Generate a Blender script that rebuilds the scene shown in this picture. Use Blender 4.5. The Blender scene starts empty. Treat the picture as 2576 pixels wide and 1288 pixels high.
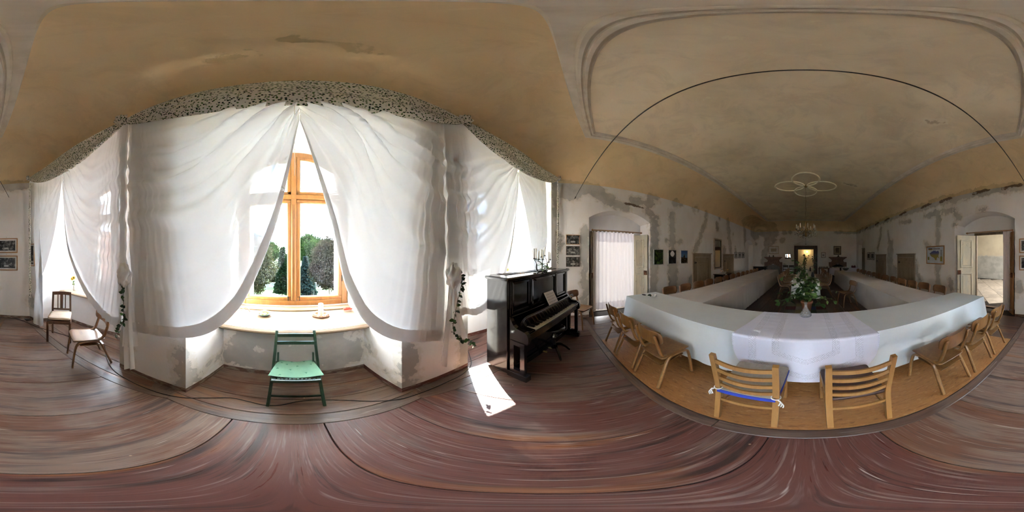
import bpy, math, random
import numpy as np
from mathutils import Vector, Matrix, noise as mnoise
random.seed(7)
PI = math.pi
scene = bpy.context.scene
COL = scene.collection

# ---------------------------------------------------------------- camera
CAM_H = 1.6
cd = bpy.data.cameras.new('camera')
cd.type = 'PANO'
try:
    cd.panorama_type = 'EQUIRECTANGULAR'
except Exception:
    cd.cycles.panorama_type = 'EQUIRECTANGULAR'
cam = bpy.data.objects.new('camera', cd)
COL.objects.link(cam)
cam.location = (0, 0, CAM_H)
cam.rotation_euler = (PI / 2, 0, math.radians((2027 - 1288) * 360 / 2576))
scene.camera = cam

# ---------------------------------------------------------------- sky, sun, exposure
SKY = 13.0
world = bpy.data.worlds.new('sky')
scene.world = world
world.use_nodes = True
wt = world.node_tree
wt.nodes.clear()
w_tc = wt.nodes.new('ShaderNodeTexCoord')
w_map = wt.nodes.new('ShaderNodeMapping'); w_map.inputs['Scale'].default_value = (2.2, 2.2, 5.5)
w_map.inputs['Location'].default_value = (0.35, 0.2, 0.1)
w_no = wt.nodes.new('ShaderNodeTexNoise'); w_no.inputs['Scale'].default_value = 1.6
w_no.inputs['Detail'].default_value = 7; w_no.inputs['Roughness'].default_value = 0.55
w_cr = wt.nodes.new('ShaderNodeValToRGB')
w_cr.color_ramp.elements[0].position = 0.36; w_cr.color_ramp.elements[0].color = (0.17, 0.30, 0.52, 1)
w_cr.color_ramp.elements[1].position = 0.60; w_cr.color_ramp.elements[1].color = (0.71, 0.77, 0.85, 1)
w_bg = wt.nodes.new('ShaderNodeBackground'); w_bg.inputs['Strength'].default_value = SKY
w_out = wt.nodes.new('ShaderNodeOutputWorld')
for a, b in ((w_tc.outputs['Generated'], w_map.inputs['Vector']), (w_map.outputs[0], w_no.inputs['Vector']),
             (w_no.outputs[0], w_cr.inputs[0]), (w_cr.outputs[0], w_bg.inputs['Color']), (w_bg.outputs[0], w_out.inputs[0])):
    wt.links.new(a, b)
sl = bpy.data.lights.new('sun', 'SUN')
sl.energy = 28.0
sl.angle = math.radians(0.6)
sl.color = (1.0, 0.96, 0.90)
sun = bpy.data.objects.new('sun', sl)
COL.objects.link(sun)
SUN_DIR = Vector((0.80, 0.60, -0.90)).normalized()      # the way the light travels
sun.rotation_euler = SUN_DIR.to_track_quat('-Z', 'Y').to_euler()
vs = scene.view_settings
vs.view_transform = 'Standard'
vs.look = 'None'
vs.exposure = 2.2
vs.gamma = 1.0
vs.use_curve_mapping = False
cy = scene.cycles
cy.max_bounces = 18
cy.diffuse_bounces = 14
cy.glossy_bounces = 3
cy.transmission_bounces = 6
cy.transparent_max_bounces = 12
cy.adaptive_threshold = 0.18
cy.adaptive_min_samples = 16
cy.sample_clamp_indirect = 12.0
cy.caustics_reflective = False
cy.caustics_refractive = False

# ---------------------------------------------------------------- photo pixel -> direction / point
def pdir(x, y):
    a = math.radians((x - 2027) * 360 / 2576); e = math.radians((644 - y) * 180 / 1288)
    return Vector((math.sin(a) * math.cos(e), math.cos(a) * math.cos(e), math.sin(e)))
CAMP = Vector((0, 0, CAM_H))
def onZ(x, y, z=0.0):
    d = pdir(x, y); return CAMP + d * ((z - CAM_H) / d.z)
def onX(x, y, X0):
    d = pdir(x, y); return CAMP + d * (X0 / d.x)
def onY(x, y, Y0):
    d = pdir(x, y); return CAMP + d * (Y0 / d.y)

TVOILE, TLV = .05, .14
# ---------------------------------------------------------------- mesh builder
class MB:
    def __init__(s):
        s.v = []; s.f = []; s.s = []; s.att = {}
    def add(s, vs_, fs, smooth=False, M=None):
        o = len(s.v)
        if M is not None:
            s.v += [tuple(M @ Vector(p)) for p in vs_]
        else:
            s.v += [tuple(p) for p in vs_]
        s.f += [tuple(i + o for i in f) for f in fs]
        s.s += [smooth] * len(fs)
        return s
    def box(s, c, size, rot=None, bev=0.0, M=None):
        x, y, z = (k / 2 for k in size)
        R = Matrix.Translation(c)
        if rot is not None:
            R = R @ (rot if isinstance(rot, Matrix) else Matrix.Rotation(rot, 4, 'Z'))
        if M is not None: R = M @ R
        if bev <= 0:
            v = [(a, b, d) for a in (-x, x) for b in (-y, y) for d in (-z, z)]
            f = [(0, 1, 3, 2), (4, 6, 7, 5), (0, 4, 5, 1), (2, 3, 7, 6), (0, 2, 6, 4), (1, 5, 7, 3)]
            return s.add(v, f, False, R)
        b = min(bev, x * .9, y * .9, z * .9)
        v = []; idx = {}
        for sx in (-1, 1):
            for sy in (-1, 1):
                for sz in (-1, 1):
                    for ax in range(3):
                        p = [sx * (x - b), sy * (y - b), sz * (z - b)]
                        p[ax] += (sx, sy, sz)[ax] * b
                        idx[(sx, sy, sz, ax)] = len(v); v.append(p)
        f = []
        for ax in range(3):
            o = [k for k in range(3) if k != ax]
            for sg in (-1, 1):
                q = []
                for a2, b2 in ((-1, -1), (1, -1), (1, 1), (-1, 1)):
                    t = [0, 0, 0]; t[ax] = sg; t[o[0]] = a2; t[o[1]] = b2
                    q.append(idx[(*t, ax)])
                f.append(q if (sg > 0) == (ax != 1) else q[::-1])
        for ax in range(3):          # edges along ax
            o = [k for k in range(3) if k != ax]
            for a2 in (-1, 1):
                for b2 in (-1, 1):
                    q = []
                    for sg, fa in ((-1, o[0]), (1, o[0]), (1, o[1]), (-1, o[1])):
                        t = [0, 0, 0]; t[ax] = sg; t[o[0]] = a2; t[o[1]] = b2
                        q.append(idx[(*t, fa)])
                    f.append(q)
        for sx in (-1, 1):
            for sy in (-1, 1):
                for sz in (-1, 1):
                    f.append([idx[(sx, sy, sz, k)] for k in range(3)])
        return s.add(v, f, False, R)
    def bar(s, p0, p1, w, h, up=(0, 0, 1), bev=0.0):
        p0 = Vector(p0); p1 = Vector(p1); d = p1 - p0; L = d.length
        y = d / L; up = Vector(up)
        x = y.cross(up)
        if x.length < 1e-4: x = y.cross(Vector((1, 0, 0)))
        x.normalize(); z = x.cross(y)
        R = Matrix((x, y, z)).transposed().to_4x4(); R.translation = (p0 + p1) / 2
        return s.box((0, 0, 0), (w, L, h), None, bev, R)
    def sweep(s, pts, prof, closed=False, up=(0, 0, 1), caps=True, smooth=True, scale=None):
        pts = [Vector(p) for p in pts]; n = len(pts); m = len(prof)
        vs_ = []; up = Vector(up); prevx = None
        for i, p in enumerate(pts):
            if closed: t = pts[(i + 1) % n] - pts[i - 1]
            else: t = pts[min(i + 1, n - 1)] - pts[max(i - 1, 0)]
            t.normalize()
            x = t.cross(up)
            if x.length < 0.05:
                x = prevx if prevx is not None else t.cross(Vector((1, 0, 0.01)))
            x = x - t * x.dot(t); x.normalize()
            if prevx is not None and x.dot(prevx) < 0: x = -x
            prevx = x; z = x.cross(t)
            k = scale(i / max(n - 1, 1)) if scale else 1.0
            for a, b in prof: vs_.append(p + x * (a * k) + z * (b * k))
        fs = []
        for i in range(n if closed else n - 1):
            j = (i + 1) % n
            for k in range(m):
                l = (k + 1) % m
                fs.append((i * m + k, i * m + l, j * m + l, j * m + k))
        if caps and not closed:
            fs.append(tuple(range(m))[::-1]); fs.append(tuple((n - 1) * m + k for k in range(m)))
        return s.add(vs_, fs, smooth)
    def tube(s, pts, r, n=8, closed=False, scale=None):
        pr = [(r * math.cos(2 * PI * k / n), r * math.sin(2 * PI * k / n)) for k in range(n)]
        return s.sweep(pts, pr, closed, scale=scale)
    def lathe(s, prof, n=20, M=None, c=(0, 0, 0), lump=None):
        vs_ = []; m = len(prof)
        for k in range(n):
            a = 2 * PI * k / n
            for i, (r, z) in enumerate(prof):
                q = lump(a, z) if lump else 1.0
                vs_.append((c[0] + r * q * math.cos(a), c[1] + r * q * math.sin(a), c[2] + z))
        fs = []
        for k in range(n):
            l = (k + 1) % n
            for i in range(m - 1):
                fs.append((k * m + i, l * m + i, l * m + i + 1, k * m + i + 1))
        if prof[0][0] > 1e-5: fs.append(tuple(k * m for k in range(n))[::-1])
        if prof[-1][0] > 1e-5: fs.append(tuple(k * m + m - 1 for k in range(n)))
        return s.add(vs_, fs, True, M)
    def ball(s, c, r, n=10, sc=(1, 1, 1)):
        pr = [(max(r * math.sin(PI * i / n), 0), -r * math.cos(PI * i / n)) for i in range(n + 1)]
        M = Matrix.Translation(c) @ Matrix.Diagonal((*sc, 1))
        return s.lathe(pr, n + 2, M)
    def prism(s, poly, z0, z1, M=None, smooth=False):
        n = len(poly)
        v = [(x, y, z0) for x, y in poly] + [(x, y, z1) for x, y in poly]
        f = [tuple(range(n))[::-1], tuple(range(n, 2 * n))]
        f += [(i, (i + 1) % n, n + (i + 1) % n, n + i) for i in range(n)]
        return s.add(v, f, smooth, M)
    def grid(s, fn, nu, nv, smooth=True, M=None, st=None, flip=False):
        vs_ = [fn(i / nu, j / nv) for i in range(nu + 1) for j in range(nv + 1)]
        o = len(s.v)
        if st is not None:
            lst = s.att.setdefault('st', [])
            lst += [(0, 0, 0)] * (o - len(lst))
            lst += [st(i / nu, j / nv) for i in range(nu + 1) for j in range(nv + 1)]
        w = nv + 1
        fs = [(i * w + j, (i + 1) * w + j, (i + 1) * w + j + 1, i * w + j + 1) for i in range(nu) for j in range(nv)]
        if flip: fs = [f[::-1] for f in fs]
        return s.add(vs_, fs, smooth, M)
    def mesh(s, name):
        me = bpy.data.meshes.new(name)
        me.from_pydata(s.v, [], s.f)
        me.polygons.foreach_set('use_smooth', s.s)
        for k, lst in s.att.items():
            lst = lst + [(0, 0, 0)] * (len(s.v) - len(lst))
            a = me.attributes.new(k, 'FLOAT_VECTOR', 'POINT')
            a.data.foreach_set('vector', [c for p in lst for c in p])
        me.update()
        return me

def put(name, mb, mat, parent=None, label=None, cat=None, group=None, kind=None, loc=None, rz=None):
    me = mb.mesh(name) if isinstance(mb, MB) else mb
    if mat is not None and not me.materials: me.materials.append(mat)
    o = bpy.data.objects.new(name, me); COL.objects.link(o)
    if parent is not None: o.parent = parent
    tag(o, label, cat, group, kind)
    if loc is not None: o.location = loc
    if rz is not None: o.rotation_euler = (0, 0, rz)
    return o
def tag(o, label=None, cat=None, group=None, kind=None):
    if label: o['label'] = label
    if cat: o['category'] = cat
    if group: o['group'] = group
    if kind: o['kind'] = kind
def thing(name, label, cat, loc=(0, 0, 0), rz=0.0, group=None, kind=None):
    o = bpy.data.objects.new(name, None); COL.objects.link(o)
    o.location = loc; o.rotation_euler = (0, 0, rz)
    o.empty_display_size = 0.1
    tag(o, label, cat, group, kind)
    return o
def dup(root, loc=None, rz=None, label=None, group=None):
    r = root.copy(); COL.objects.link(r)
    if loc is not None: r.location = loc
    if rz is not None: r.rotation_euler = (0, 0, rz)
    tag(r, label, None, group)
    for ch in root.children:
        c = ch.copy(); COL.objects.link(c); c.parent = r
        for g in ch.children:
            d = g.copy(); COL.objects.link(d); d.parent = c
    return r
def pl(pts, n=8):
    """Catmull-Rom through points"""
    P = [Vector(p) for p in pts]; out = []
    for i in range(len(P) - 1):
        p0 = P[max(i - 1, 0)]; p1 = P[i]; p2 = P[i + 1]; p3 = P[min(i + 2, len(P) - 1)]
        for k in range(n):
            t = k / n
            out.append(0.5 * ((2 * p1) + (p2 - p0) * t + (2 * p0 - 5 * p1 + 4 * p2 - p3) * t * t + (3 * p1 - p0 - 3 * p2 + p3) * t ** 3))
    out.append(P[-1])
    return out
def nz(x, y=0.0, z=0.0): return mnoise.noise(Vector((x, y, z)))

# ---------------------------------------------------------------- materials
class NT:
    def __init__(s, name):
        s.m = bpy.data.materials.new(name); s.m.use_nodes = True
        s.t = s.m.node_tree; s.t.nodes.clear()
        s.out = s.t.nodes.new('ShaderNodeOutputMaterial')
    def n(s, typ, ins=None, **props):
        nd = s.t.nodes.new('ShaderNode' + typ)
        for k, v in props.items(): setattr(nd, k, v)
        for k, v in (ins or {}).items():
            sk = nd.inputs[k]
            if isinstance(v, bpy.types.NodeSocket): s.t.links.new(v, sk)
            elif isinstance(v, (tuple, list)) and sk.type == 'RGBA' and len(v) == 3: sk.default_value = (*v, 1)
            else: sk.default_value = v
        return nd
    def math(s, op, a, b=0.0, c=0.0, clamp=False):
        nd = s.n('Math', {0: a, 1: b, 2: c}, operation=op); nd.use_clamp = clamp
        return nd.outputs[0]
    def mix(s, f, a, b, mode='MIX'):
        nd = s.n('Mix', {}, data_type='RGBA', blend_type=mode)
        for sk, v in ((nd.inputs[0], f), (nd.inputs[6], a), (nd.inputs[7], b)):
            if isinstance(v, bpy.types.NodeSocket): s.t.links.new(v, sk)
            elif sk.type == 'RGBA': sk.default_value = (*v, 1) if len(v) == 3 else v
            else: sk.default_value = v
        return nd.outputs[2]
    def coord(s, kind='Object', stretch=(1, 1, 1), rnd=True):
        tc = s.n('TexCoord').outputs[kind]
        if rnd:
            oi = s.n('ObjectInfo').outputs['Random']
            off = s.n('CombineXYZ', {0: s.math('MULTIPLY', oi, 37.0), 1: s.math('MULTIPLY', oi, 91.0), 2: s.math('MULTIPLY', oi, 53.0)}).outputs[0]
            tc = s.n('VectorMath', {0: tc, 1: off}, operation='ADD').outputs[0]
        return s.n('Mapping', {'Vector': tc, 'Scale': stretch}).outputs[0]
    def noise(s, vec, scale, detail=4, rough=.55, dist=0.0):
        return s.n('TexNoise', {'Vector': vec, 'Scale': scale, 'Detail': detail, 'Roughness': rough, 'Distortion': dist}).outputs[0]
    def ramp(s, v, lo, hi, a=0.0, b=1.0):
        return s.n('MapRange', {0: v, 1: lo, 2: hi, 3: a, 4: b}, interpolation_type='SMOOTHSTEP').outputs[0]
    def bump(s, h, st, dist=0.01):
        return s.n('Bump', {'Strength': st, 'Distance': dist, 'Height': h}).outputs[0]
    def princ(s, col, rough=.6, metal=0., normal=None, **kw):
        ins = {'Base Color': col, 'Roughness': rough, 'Metallic': metal}
        if normal is not None: ins['Normal'] = normal
        for k, v in kw.items(): ins[k.replace('_', ' ')] = v
        return s.n('BsdfPrincipled', ins)
    def done(s, shader):
        s.t.links.new(shader.outputs[0], s.out.inputs[0]); return s.m

def pmat(name, c1, c2=None, scale=6, stretch=(1, 1, 1), rough=.6, bump=0., metal=0., lo=.35, hi=.65, detail=5, rand=0., bscale=None, **kw):
    t = NT(name)
    if c2 is None: c2 = tuple(k * .82 for k in c1)
    co = t.coord('Object', stretch)
    f = t.ramp(t.noise(co, scale, detail), lo, hi)
    col = t.mix(f, c1, c2)
    if rand:
        oi = t.n('ObjectInfo').outputs['Random']
        col = t.n('HueSaturation', {'Color': col, 'Value': t.ramp(oi, 0, 1, 1 - rand, 1 + rand)}).outputs[0]
    nm = t.bump(t.noise(co, bscale or scale * 4, 4), bump) if bump else None
    return t.done(t.princ(col, rough, metal, nm, **kw))

def wood(name, c1, c2, c3=None, axis=1, scale=1.0, rough=.45, coat=0., rand=.08, bump=.15):
    t = NT(name)
    st = [9 * scale] * 3; st[axis] = 0.8 * scale
    co = t.coord('Object', tuple(st))
    n1 = t.noise(co, 1.3, 6, .6, .8)
    n2 = t.noise(co, 7.0, 4, .6)
    col = t.mix(t.ramp(n1, .32, .68), c1, c2)
    col = t.mix(t.math('MULTIPLY', t.ramp(n2, .45, .75), .55), col, c3 or tuple(k * .55 for k in c2))
    oi = t.n('ObjectInfo').outputs['Random']
    col = t.n('HueSaturation', {'Color': col, 'Value': t.ramp(oi, 0, 1, 1 - rand, 1 + rand)}).outputs[0]
    return t.done(t.princ(col, rough, 0., t.bump(n2, bump, .004), Coat_Weight=coat, Coat_Roughness=.15))

def plaster_mat(name, c1, c2, patch, fringe, amp=.22, mottle=0.):
    t = NT(name)
    co = t.coord('Object', rnd=False)
    big = t.noise(co, .9, 3); fine = t.noise(co, 14, 3, .65)
    col = t.mix(t.ramp(big, .35, .68), c1, c2)
    streak = t.noise(t.coord('Object', (5, 5, .7), False), 1.5, 3, .6)
    col = t.mix(t.math('MULTIPLY', t.ramp(streak, .55, .8), .30), col, fringe)
    if mottle:
        mo = t.noise(co, 2.1, 5, .7, .9)
        col = t.mix(t.math('MULTIPLY', t.ramp(mo, .46, .66), mottle), col, tuple(k * .72 for k in c2))
        col = t.mix(t.math('MULTIPLY', t.ramp(t.noise(co, 6.5, 4, .7), .60, .70), mottle), col, tuple(min(.95, k * 1.12) for k in c1))
    at = t.n('Attribute', {}, attribute_name='st')
    sep = t.n('SeparateXYZ', {0: at.outputs['Vector']})
    e = t.math('ADD', t.math('MULTIPLY_ADD', t.noise(co, 4.5, 5, .62, .4), amp * 2, -amp), sep.outputs[0])
    fr = t.ramp(e, .10, .04)
    col = t.mix(t.math('MULTIPLY', fr, .75), col, fringe)
    pf = t.ramp(e, .025, .0)
    pc = t.mix(t.ramp(t.noise(co, 3.1, 3), .35, .7), patch, tuple(k * .78 for k in patch))
    col = t.mix(pf, col, pc)
    sep2 = t.math('ADD', t.math('MULTIPLY_ADD', t.noise(co, 9, 3, .6), .1, -.05), sep.outputs[1])
    col = t.mix(t.ramp(sep2, .02, .0), col, (.16, .11, .075))
    h = t.math('ADD', t.math('MULTIPLY', fine, .5), t.math('MULTIPLY', pf, -.35))
    return t.done(t.princ(col, .92, 0., t.bump(h, .35, .012)))

MT = {}
MT['wall'] = plaster_mat('white_plaster', (.87, .855, .835), (.79, .77, .74), (.55, .53, .48), (.70, .66, .58))
MT['ceil'] = plaster_mat('tan_plaster', (.86, .665, .40), (.80, .60, .34), (.66, .50, .275), (.77, .59, .34), .16, .25)
MT['field'] = plaster_mat('pale_tan_plaster', (.92, .79, .57), (.78, .65, .45), (.70, .57, .38), (.90, .80, .61), .16, .30)
MT['stucco'] = pmat('cream_stucco', (.78, .70, .58), (.68, .60, .48), 5, rough=.9, bump=.2)
MT['yroom'] = plaster_mat('room_plaster', (.72, .66, .52), (.62, .56, .44), (.52, .53, .51), (.6, .58, .52))

# ---------------------------------------------------------------- room plan
XW = 3.95; YF = 12.3; ARC_R = 6.3; ARC_C = 5.1; ZW = 3.5; ZC = 4.15
def arc(th, r=ARC_R, z=0.0):
    """th degrees, positive towards +X"""
    a = math.radians(th); return Vector((r * math.sin(a), ARC_C - r * math.cos(a), z))
TH_END = math.degrees(math.asin(XW / ARC_R))       # about 38.8
YC = arc(TH_END).y                                  # y of the corner with the side walls

# plaster damage: capsules p0-p1 with radius, channel 0 = grey repair, channel 1 = bare brown hole
CAPS = []
def cap(pts, r, ch=0):
    for a, b in zip(pts[:-1], pts[1:]): CAPS.append((tuple(a), tuple(b), r, ch))
    if len(pts) == 1: CAPS.append((tuple(pts[0]), tuple(pts[0] + Vector((0, 0, .001))), r, ch))
def cl(x0, y0, s): return lambda *q: [(x0 + a / s, y0 + b / s) for a, b in q]
c6 = cl(1400, 450, 3.68)
def LW(*q): return [onX(x, y, -XW) for x, y in c6(*q)]
c8 = cl(2000, 450, 3.68)
def RW(*q): return [onX(x, y, XW) for x, y in c8(*q)]
cF = cl(1860, 540, 7.155)
def FW(*q): return [onY(x, y, YF) for x, y in cF(*q)]
cap(LW((560, 235), (660, 260)), .10); cap(LW((700, 200), (880, 235)), .10); cap(LW((870, 165), (930, 185)), .10)
cap(LW((640, 228), (740, 250), (840, 272)), .028, 1); cap(LW((840, 300), (880, 320)), .10)
cap(LW((655, 265), (600, 350)), .05); cap(LW((920, 350), (925, 400)), .09)
cap(LW((900, 380), (915, 560), (905, 800), (895, 1040)), .12)
cap(LW((1073, 320), (1070, 650)), .11); cap(LW((1080, 800), (1080, 1000)), .20)
cap(LW((1145, 585)), .07); cap(LW((1018, 570)), .035)
cap(LW((1385, 385), (1310, 600), (1270, 675)), .085); cap(LW((1487, 420), (1490, 470)), .10)
cap(LW((1585, 385), (1600, 560), (1615, 690)), .15); cap(LW((1552, 655), (1552, 690)), .14)
cap(LW((262, 480), (262, 1160)), .075); cap(LW((1240, 920), (1240, 980)), .09)
for q, r in (((1100, 215), .13), ((1150, 230), .10), ((1270, 275), .12), ((1310, 275), .07), ((1390, 312), .10), ((1510, 355), .07), ((1375, 350), .05), ((1635, 507), .04), ((70, 600), .03)):
    cap(LW(q), r)
cap(LW((10, 60), (330, 90), (480, 190)), .17); cap(LW((0, 140), (200, 150)), .10); cap(LW((20, 520), (20, 650)), .05)
cap(LW((1655, 640), (1660, 680)), .08); cap(LW((1735, 420), (1740, 560)), .10)
cap(RW((1200, 345), (1320, 315), (1440, 287)), .07); cap(RW((1480, 305), (1510, 350)), .09)
cap(RW((1325, 330), (1325, 620)), .085); cap(RW((1325, 800), (1320, 1010)), .08)
cap(RW((1710, 287), (1770, 285)), .05); cap(RW((1205, 600), (1240, 630)), .06); cap(RW((970, 408), (1070, 385)), .06)
cap(RW((795, 450), (792, 530), (765, 650)), .09); cap(RW((858, 490), (875, 600)), .05)
cap(RW((885, 610), (875, 740), (885, 900)), .25); cap(RW((920, 840), (925, 930)), .18)
cap(RW((1155, 910)), .12); cap(RW((1440, 940), (1445, 1010)), .08); cap(RW((1475, 425)), .05); cap(RW((1120, 760), (1130, 900)), .05)
cap(RW((2075, 980), (2070, 1060)), .07)
cap([Vector((XW, 12.2, 3.5)), Vector((XW, .3, 3.46))], .13)
for yy in (1.0, 1.9, 3.2, 4.1, 5.6, 7.0, 8.2, 9.9): cap([Vector((XW, yy, 3.50)), Vector((XW, yy + .5, 3.45))], .04, 1)
cap(FW((600, 320)), .45); cap(FW((620, 465), (590, 440)), .20); cap(FW((775, 465)), .2); cap(FW((570, 530)), .12)
cap(FW((495, 330), (500, 600), (455, 700), (440, 860)), .22); cap(FW((330, 320), (520, 345)), .24)
cap(FW((810, 322)), .17); cap(FW((910, 312)), .15); cap(FW((810, 910)), .10); cap(FW((300, 535)), .1)
cap([Vector((2.2, YF, 3.45)), Vector((3.9, YF, 3.45))], .09); cap(FW((1210 + 0, 900)), .0001)
cap([Vector((-XW, 10.1, 3.3)), Vector((-XW, 10.1, 2.2))], .16); cap([Vector((-XW, 11.6, 3.4)), Vector((-XW, 12.2, 3.2))], .35)
# corner by the window wall and the wall above the curtains
cap([arc(-12, z=3.68), arc(-22, z=3.66), arc(-TH_END, z=3.5)], .09); cap([arc(-TH_END + 1, z=3.6), arc(-TH_END + 1, z=2.6)], .06)
cap([arc(TH_END - 1, z=1.9), arc(TH_END - 1, z=1.75)], .05); cap([arc(TH_END - .6, z=.55), arc(TH_END - .6, z=.4)], .06)
# piers
cap([arc(8.4, z=.62), arc(8.4, z=.1)], .08); cap([arc(15.8, z=.7), arc(15.5, z=.15)], .11)
cap([arc(-8.5, z=.62), arc(-8.7, z=.35)], .085); cap([arc(-15.8, z=.7), arc(-15.6, z=.1)], .08); cap([arc(-8.4, z=.12), arc(-9, z=.1)], .06)
# breast wall below the middle window
for a, b, r in (((.55, .55), (.30, .60), .16), ((.62, .30), (.2, .22), .17), ((.2, .36), (-.15, .30), .16), ((-.1, .30), (-.55, .42), .17),
                ((-.35, .52), (-.50, .60), .11), ((-.4, .15), (-.70, .25), .10), ((.75, .70), (-.75, .70), .035), ((.1, .64), (-.2, .62), .08), ((.4, .1), (-.3, .1), .05)):
    cap([Vector((a[0], -1.76, a[1])), Vector((b[0], -1.76, b[1]))], r)
for yy, zz in ((-1.35, .15), (-1.5, .22), (-1.65, .3)):
    cap([Vector((.84, yy, zz))], .05); cap([Vector((-.84, yy, zz + .1))], .03)
# vault stains
cap([Vector((.45, -.80, 4.02)), Vector((.10, -.78, 4.02))], .04); cap([Vector((.0, -.62, 4.08)), Vector((-.45, -.72, 4.05))], .03)
cap([Vector((-3.5, 9.6, 3.9)), Vector((-3.4, 11.6, 3.9))], .5); cap([Vector((-2.6, 11.9, 3.8)), Vector((-3.6, 11.5, 3.8))], .45)
cap([Vector((2.9, 3.4, 4.0)), Vector((3.2, 3.6, 3.9))], .08); cap([Vector((-.5, 9.0, ZC))], .1)
cap([Vector((1.2, 5.2, ZC)), Vector((1.7, 5.3, ZC))], .05)
cap([Vector((1.75, 1.6, ZC)), Vector((1.6, 1.75, ZC))], .05)
CP0 = np.array([c[0] for c in CAPS]); CP1 = np.array([c[1] for c in CAPS]); CR = np.array([c[2] for c in CAPS]); CH = np.array([c[3] for c in CAPS])
def stains(mb):
    """signed distance to the damaged plaster, stored per vertex"""
    V = np.array(mb.v); D = np.full((len(V), 3), 9.0)
    dv = CP1 - CP0; L2 = (dv ** 2).sum(1)
    for k in range(len(CAPS)):
        w = V - CP0[k]
        t = np.clip((w @ dv[k]) / L2[k], 0, 1)
        q = np.sqrt(((w - t[:, None] * dv[k]) ** 2).sum(1)) - CR[k]
        D[:, CH[k]] = np.minimum(D[:, CH[k]], q)
    D[:, 2] = 0
    mb.att['st'] = [tuple(r) for r in D]
    return mb
# ================================================================ STRUCTURE
def arch_h(a, b, spring, rise):
    m = (a + b) / 2; h = (b - a) / 2
    return lambda u: spring + rise * (1 - min(1, abs((u - m) / h)) ** 2.2)
def wall_open(mb, P, u0, u1, ztop, openings, du=.07, dz=.075):
    """upright wall along P(u) with openings that reach the floor"""
    br = [u0] + [k for o in sorted(openings) for k in o[:2]] + [u1]
    for i in range(len(br) - 1):
        a, b = br[i], br[i + 1]
        if b - a < 1e-4: continue
        bot = (sorted(openings)[i // 2][2] if i % 2 else (lambda u: 0.0))
        L = (P(b) - P(a)).length
        nu = max(1, int(L / du)); nv = max(1, int((ztop((a + b) / 2) - bot((a + b) / 2)) / dz))
        def fn(s, t, a=a, b=b, bot=bot):
            u = a + (b - a) * s; p = P(u); zb = bot(u); return (p.x, p.y, zb + (ztop(u) - zb) * t)
        mb.grid(fn, nu, nv, smooth=False)
    return mb
def quadgrid(mb, a, b, c, d, n=.08):
    """a-b bottom edge, d-c top edge"""
    a, b, c, d = map(Vector, (a, b, c, d))
    nu = max(1, int((b - a).length / n)); nv = max(1, int((d - a).length / n))
    mb.grid(lambda s, t: (a.lerp(b, s)).lerp(d.lerp(c, s), t), nu, nv, smooth=False)
def zA(th):
    return 3.72 if abs(th) < TH_END - 7 else 3.72 - .22 * (abs(th) - TH_END + 7) / 7

NR = (1.17, 3.05, 2.57, .27); NL = (.97, 2.79, 2.58, .26); FR = (10.39, 11.82, 2.45, .32); FL = (10.1, 11.75, 2.45, .3)
FC = (-.915, .905, 2.44, .33); ND = .55
mb = MB()
wall_open(mb, lambda th: arc(th), -TH_END, TH_END, zA,
          [(-36.5, -16.0, lambda u: 3.55), (-8.1, 8.1, lambda u: 3.55), (16.0, 36.5, lambda u: 3.55)])
put('wall_window', stains(mb), MT['wall'], kind='structure')
mb = MB()
wall_open(mb, lambda u: Vector((XW, u, 0)), YC, YF, lambda u: ZW, [(*NR[:2], arch_h(*NR)), (*FR[:2], arch_h(*FR))])
put('wall_right', stains(mb), MT['wall'], kind='structure')
mb = MB()
wall_open(mb, lambda u: Vector((-XW, u, 0)), YC, YF, lambda u: ZW, [(*NL[:2], arch_h(*NL)), (*FL[:2], arch_h(*FL))])
put('wall_left', stains(mb), MT['wall'], kind='structure')
mb = MB()
wall_open(mb, lambda u: Vector((u, YF, 0)), -XW, XW, lambda u: ZW, [(*FC[:2], arch_h(*FC))])
put('wall_far', stains(mb), MT['wall'], kind='structure')

def niche_shell(mb, P, nrm, n4, depth, hole=None):
    """jambs, soffit and back of an arched recess; hole = (u0, u1, ztop) door opening in the back"""
    a, b = n4[:2]; h = arch_h(*n4); nrm = Vector(nrm)
    ns = max(1, int((b - a) / .07))
    path = [(a, 0.0), (a, n4[2])] + [(a + (b - a) * k / ns, h(a + (b - a) * k / ns)) for k in range(1, ns)] + [(b, n4[2]), (b, 0.0)]
    for (u, z), (u2, z2) in zip(path[:-1], path[1:]):
        p = P(u); q = P(u2)
        quadgrid(mb, (p.x, p.y, z), (q.x, q.y, z2), (q.x + nrm.x * depth, q.y + nrm.y * depth, z2), (p.x + nrm.x * depth, p.y + nrm.y * depth, z), .12)
    D = lambda u: P(u) + nrm * depth
    br = [a, b] if hole is None else [a, hole[0], hole[1], b]
    for i in range(len(br) - 1):
        u0, u1 = br[i], br[i + 1]; zb = hole[2] if (hole and i == 1) else 0.0
        nu = max(1, int((u1 - u0) / .08))
        mb.grid(lambda s, t: (D(u0 + (u1 - u0) * s).x, D(u0 + (u1 - u0) * s).y, zb + (h(u0 + (u1 - u0) * s) + .06 - zb) * t), nu, max(2, int((2.6 - zb) / .1)), smooth=False)
HR = (1.64, 2.58, 2.25); HL = (1.30, 2.45, 2.25); HF = (-.615, .62, 2.14)
mb = MB(); niche_shell(mb, lambda u: Vector((XW, u, 0)), (1, 0, 0), NR, ND, HR); put('wall_right_recess', stains(mb), MT['wall'], kind='structure')
mb = MB(); niche_shell(mb, lambda u: Vector((-XW, u, 0)), (-1, 0, 0), NL, ND, HL)
cap0 = len(CAPS)
put('wall_left_recess', stains(mb), MT['wall'], kind='structure')
mb = MB(); niche_shell(mb, lambda u: Vector((XW, u, 0)), (1, 0, 0), FR, .30); put('wall_right_far_recess', stains(mb), MT['wall'], kind='structure')
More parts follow.
